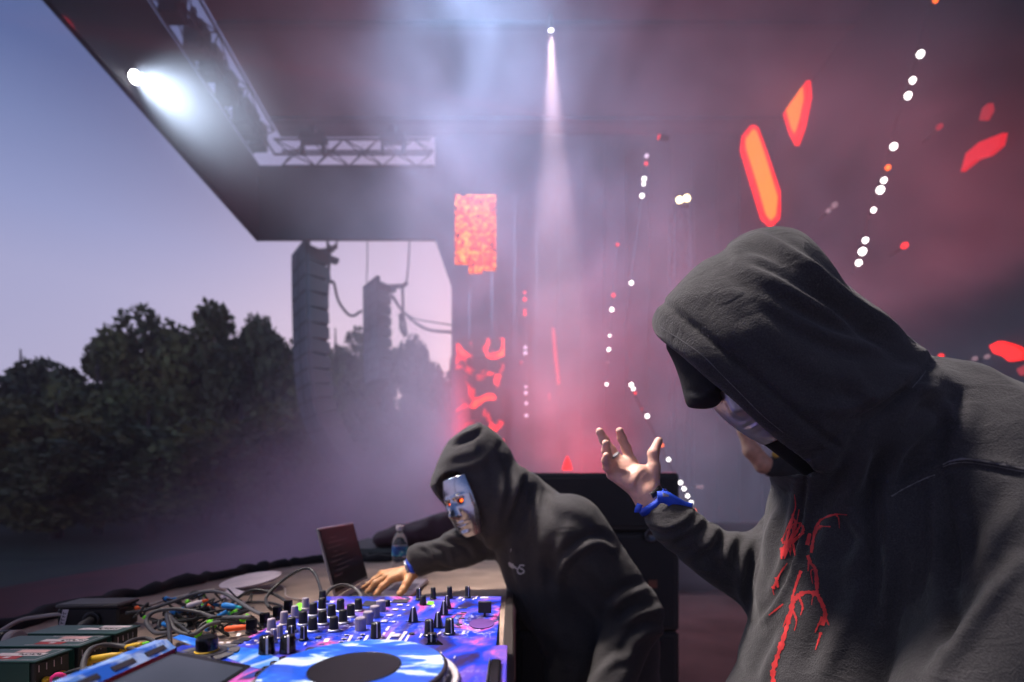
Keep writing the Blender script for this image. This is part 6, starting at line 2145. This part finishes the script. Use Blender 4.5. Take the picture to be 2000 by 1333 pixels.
def crew():
    D = 2.6
    B = Solid()
    el, hn, sh = P(1492, 908, D), P(1452, 842, D), P(1545, 925, D + 0.05)
    B.add(caps(hn, P(1468, 880, D), 0.030, 0.042), 0.02)
    B.add(caps(P(1468, 880, D), el, 0.044, 0.046), 0.02)
    B.add(caps(el, sh, 0.046, 0.055), 0.02)
    hd = P(1447, 818, D)
    B.add(caps(hn, hd, 0.028, 0.036), 0.02)
    for k in range(4):
        b = hd + Vector((-0.03 + 0.02 * k, 0, 0.03))
        finger(B, [b, b + Vector((-0.005, -0.01, 0.035)), b + Vector((-0.01, -0.03, 0.055))], 0.010, 0.007)
    b = hd + Vector((0.03, 0, 0.0))
    finger(B, [b, b + Vector((0.02, -0.01, 0.02)), b + Vector((0.025, -0.02, 0.045))], 0.011, 0.008)
    ch = P(1620, 960, D + 0.1)
    B.add(caps(sh, ch, 0.06, 0.09), 0.03)
    B.add(caps(ch, ch + Vector((0, 0, -0.5)), 0.13, 0.11), 0.03)
    B.add(caps(ch, ch + Vector((-0.02, 0, 0.26)), 0.06, 0.055), 0.02)
    B.add(ell(ch + Vector((-0.02, 0, 0.36)), (0.085, 0.10, 0.12)), 0.02)
    B.add(ell(ch + Vector((-0.11, 0, 0.35)), (0.02, 0.014, 0.02)), 0.015)
    for s in (-1, 1):
        h0 = ch + Vector((0, 0.1 * s, -0.5))
        B.add(caps(h0, (h0.x, h0.y, 0.45), 0.085, 0.055), 0.04)
        B.add(caps((h0.x, h0.y, 0.45), (h0.x, h0.y, 0.08), 0.055, 0.04), 0.03)
        B.add(caps((h0.x + 0.03, h0.y, 0.05), (h0.x - 0.16, h0.y, 0.04), 0.045, 0.035), 0.02)
    B.add(caps(ch + Vector((0.05, 0.12, 0.1)), ch + Vector((0.12, 0.2, -0.25)), 0.05, 0.04), 0.03)
    p, q, n = surface(B, 0.010)
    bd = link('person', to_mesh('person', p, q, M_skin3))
    tag(bd, 'bare raised forearm of a helper in black sleeve, mostly hidden behind near man', 'person')
    S = Solid()
    S.add(caps(P(1512, 912, D), sh, 0.058, 0.075), 0.02)
    S.add(caps(sh, ch, 0.078, 0.10), 0.04)
    S.add(caps(ch + Vector((0, 0, 0.05)), ch + Vector((0, 0, -0.42)), 0.15, 0.14), 0.04)
    S.add(caps(ch + Vector((0.05, 0.12, 0.1)), ch + Vector((0.10, 0.18, -0.12)), 0.065, 0.06), 0.03)
    p, q, n = surface(S, 0.012)
    p = lump(p, n, 0.006, 28, 8)
    link('shirt', to_mesh('shirt', p, q, M_blackcloth), bd)
    T = Solid()
    T.add(ell(ch + Vector((0, 0, -0.5)), (0.14, 0.17, 0.13)), 0.05)
    for s in (-1, 1):
        h0 = ch + Vector((0, 0.1 * s, -0.5))
        T.add(caps(h0, (h0.x, h0.y, 0.45), 0.10, 0.075), 0.04)
        T.add(caps((h0.x, h0.y, 0.45), (h0.x, h0.y, 0.10), 0.075, 0.065), 0.03)
        T.add(caps((h0.x + 0.03, h0.y, 0.05), (h0.x - 0.16, h0.y, 0.045), 0.055, 0.045), 0.02)
    tp_, tq_, tn_ = surface(T, 0.016)
    link('trousers', to_mesh('trousers', lump(tp_, tn_, 0.006, 25, 6), tq_, M_trouser), bd)
    link('ochre_patch', MB().box((-0.02, -0.012, -0.03), (0.02, 0.012, 0.03), 0.008).mesh('patch', False, M_gold), bd, Matrix.Translation(P(1517, 884, D - 0.05)) @ Matrix.Rotation(0.5, 4, 'Y'))
    link('hair', to_mesh('hair', *surface(Solid().add(ell(ch + Vector((0.0, 0, 0.40)), (0.10, 0.11, 0.11)), 0.02), 0.014)[:2], M_skirt), bd)


near_man()
far_man()
crew()
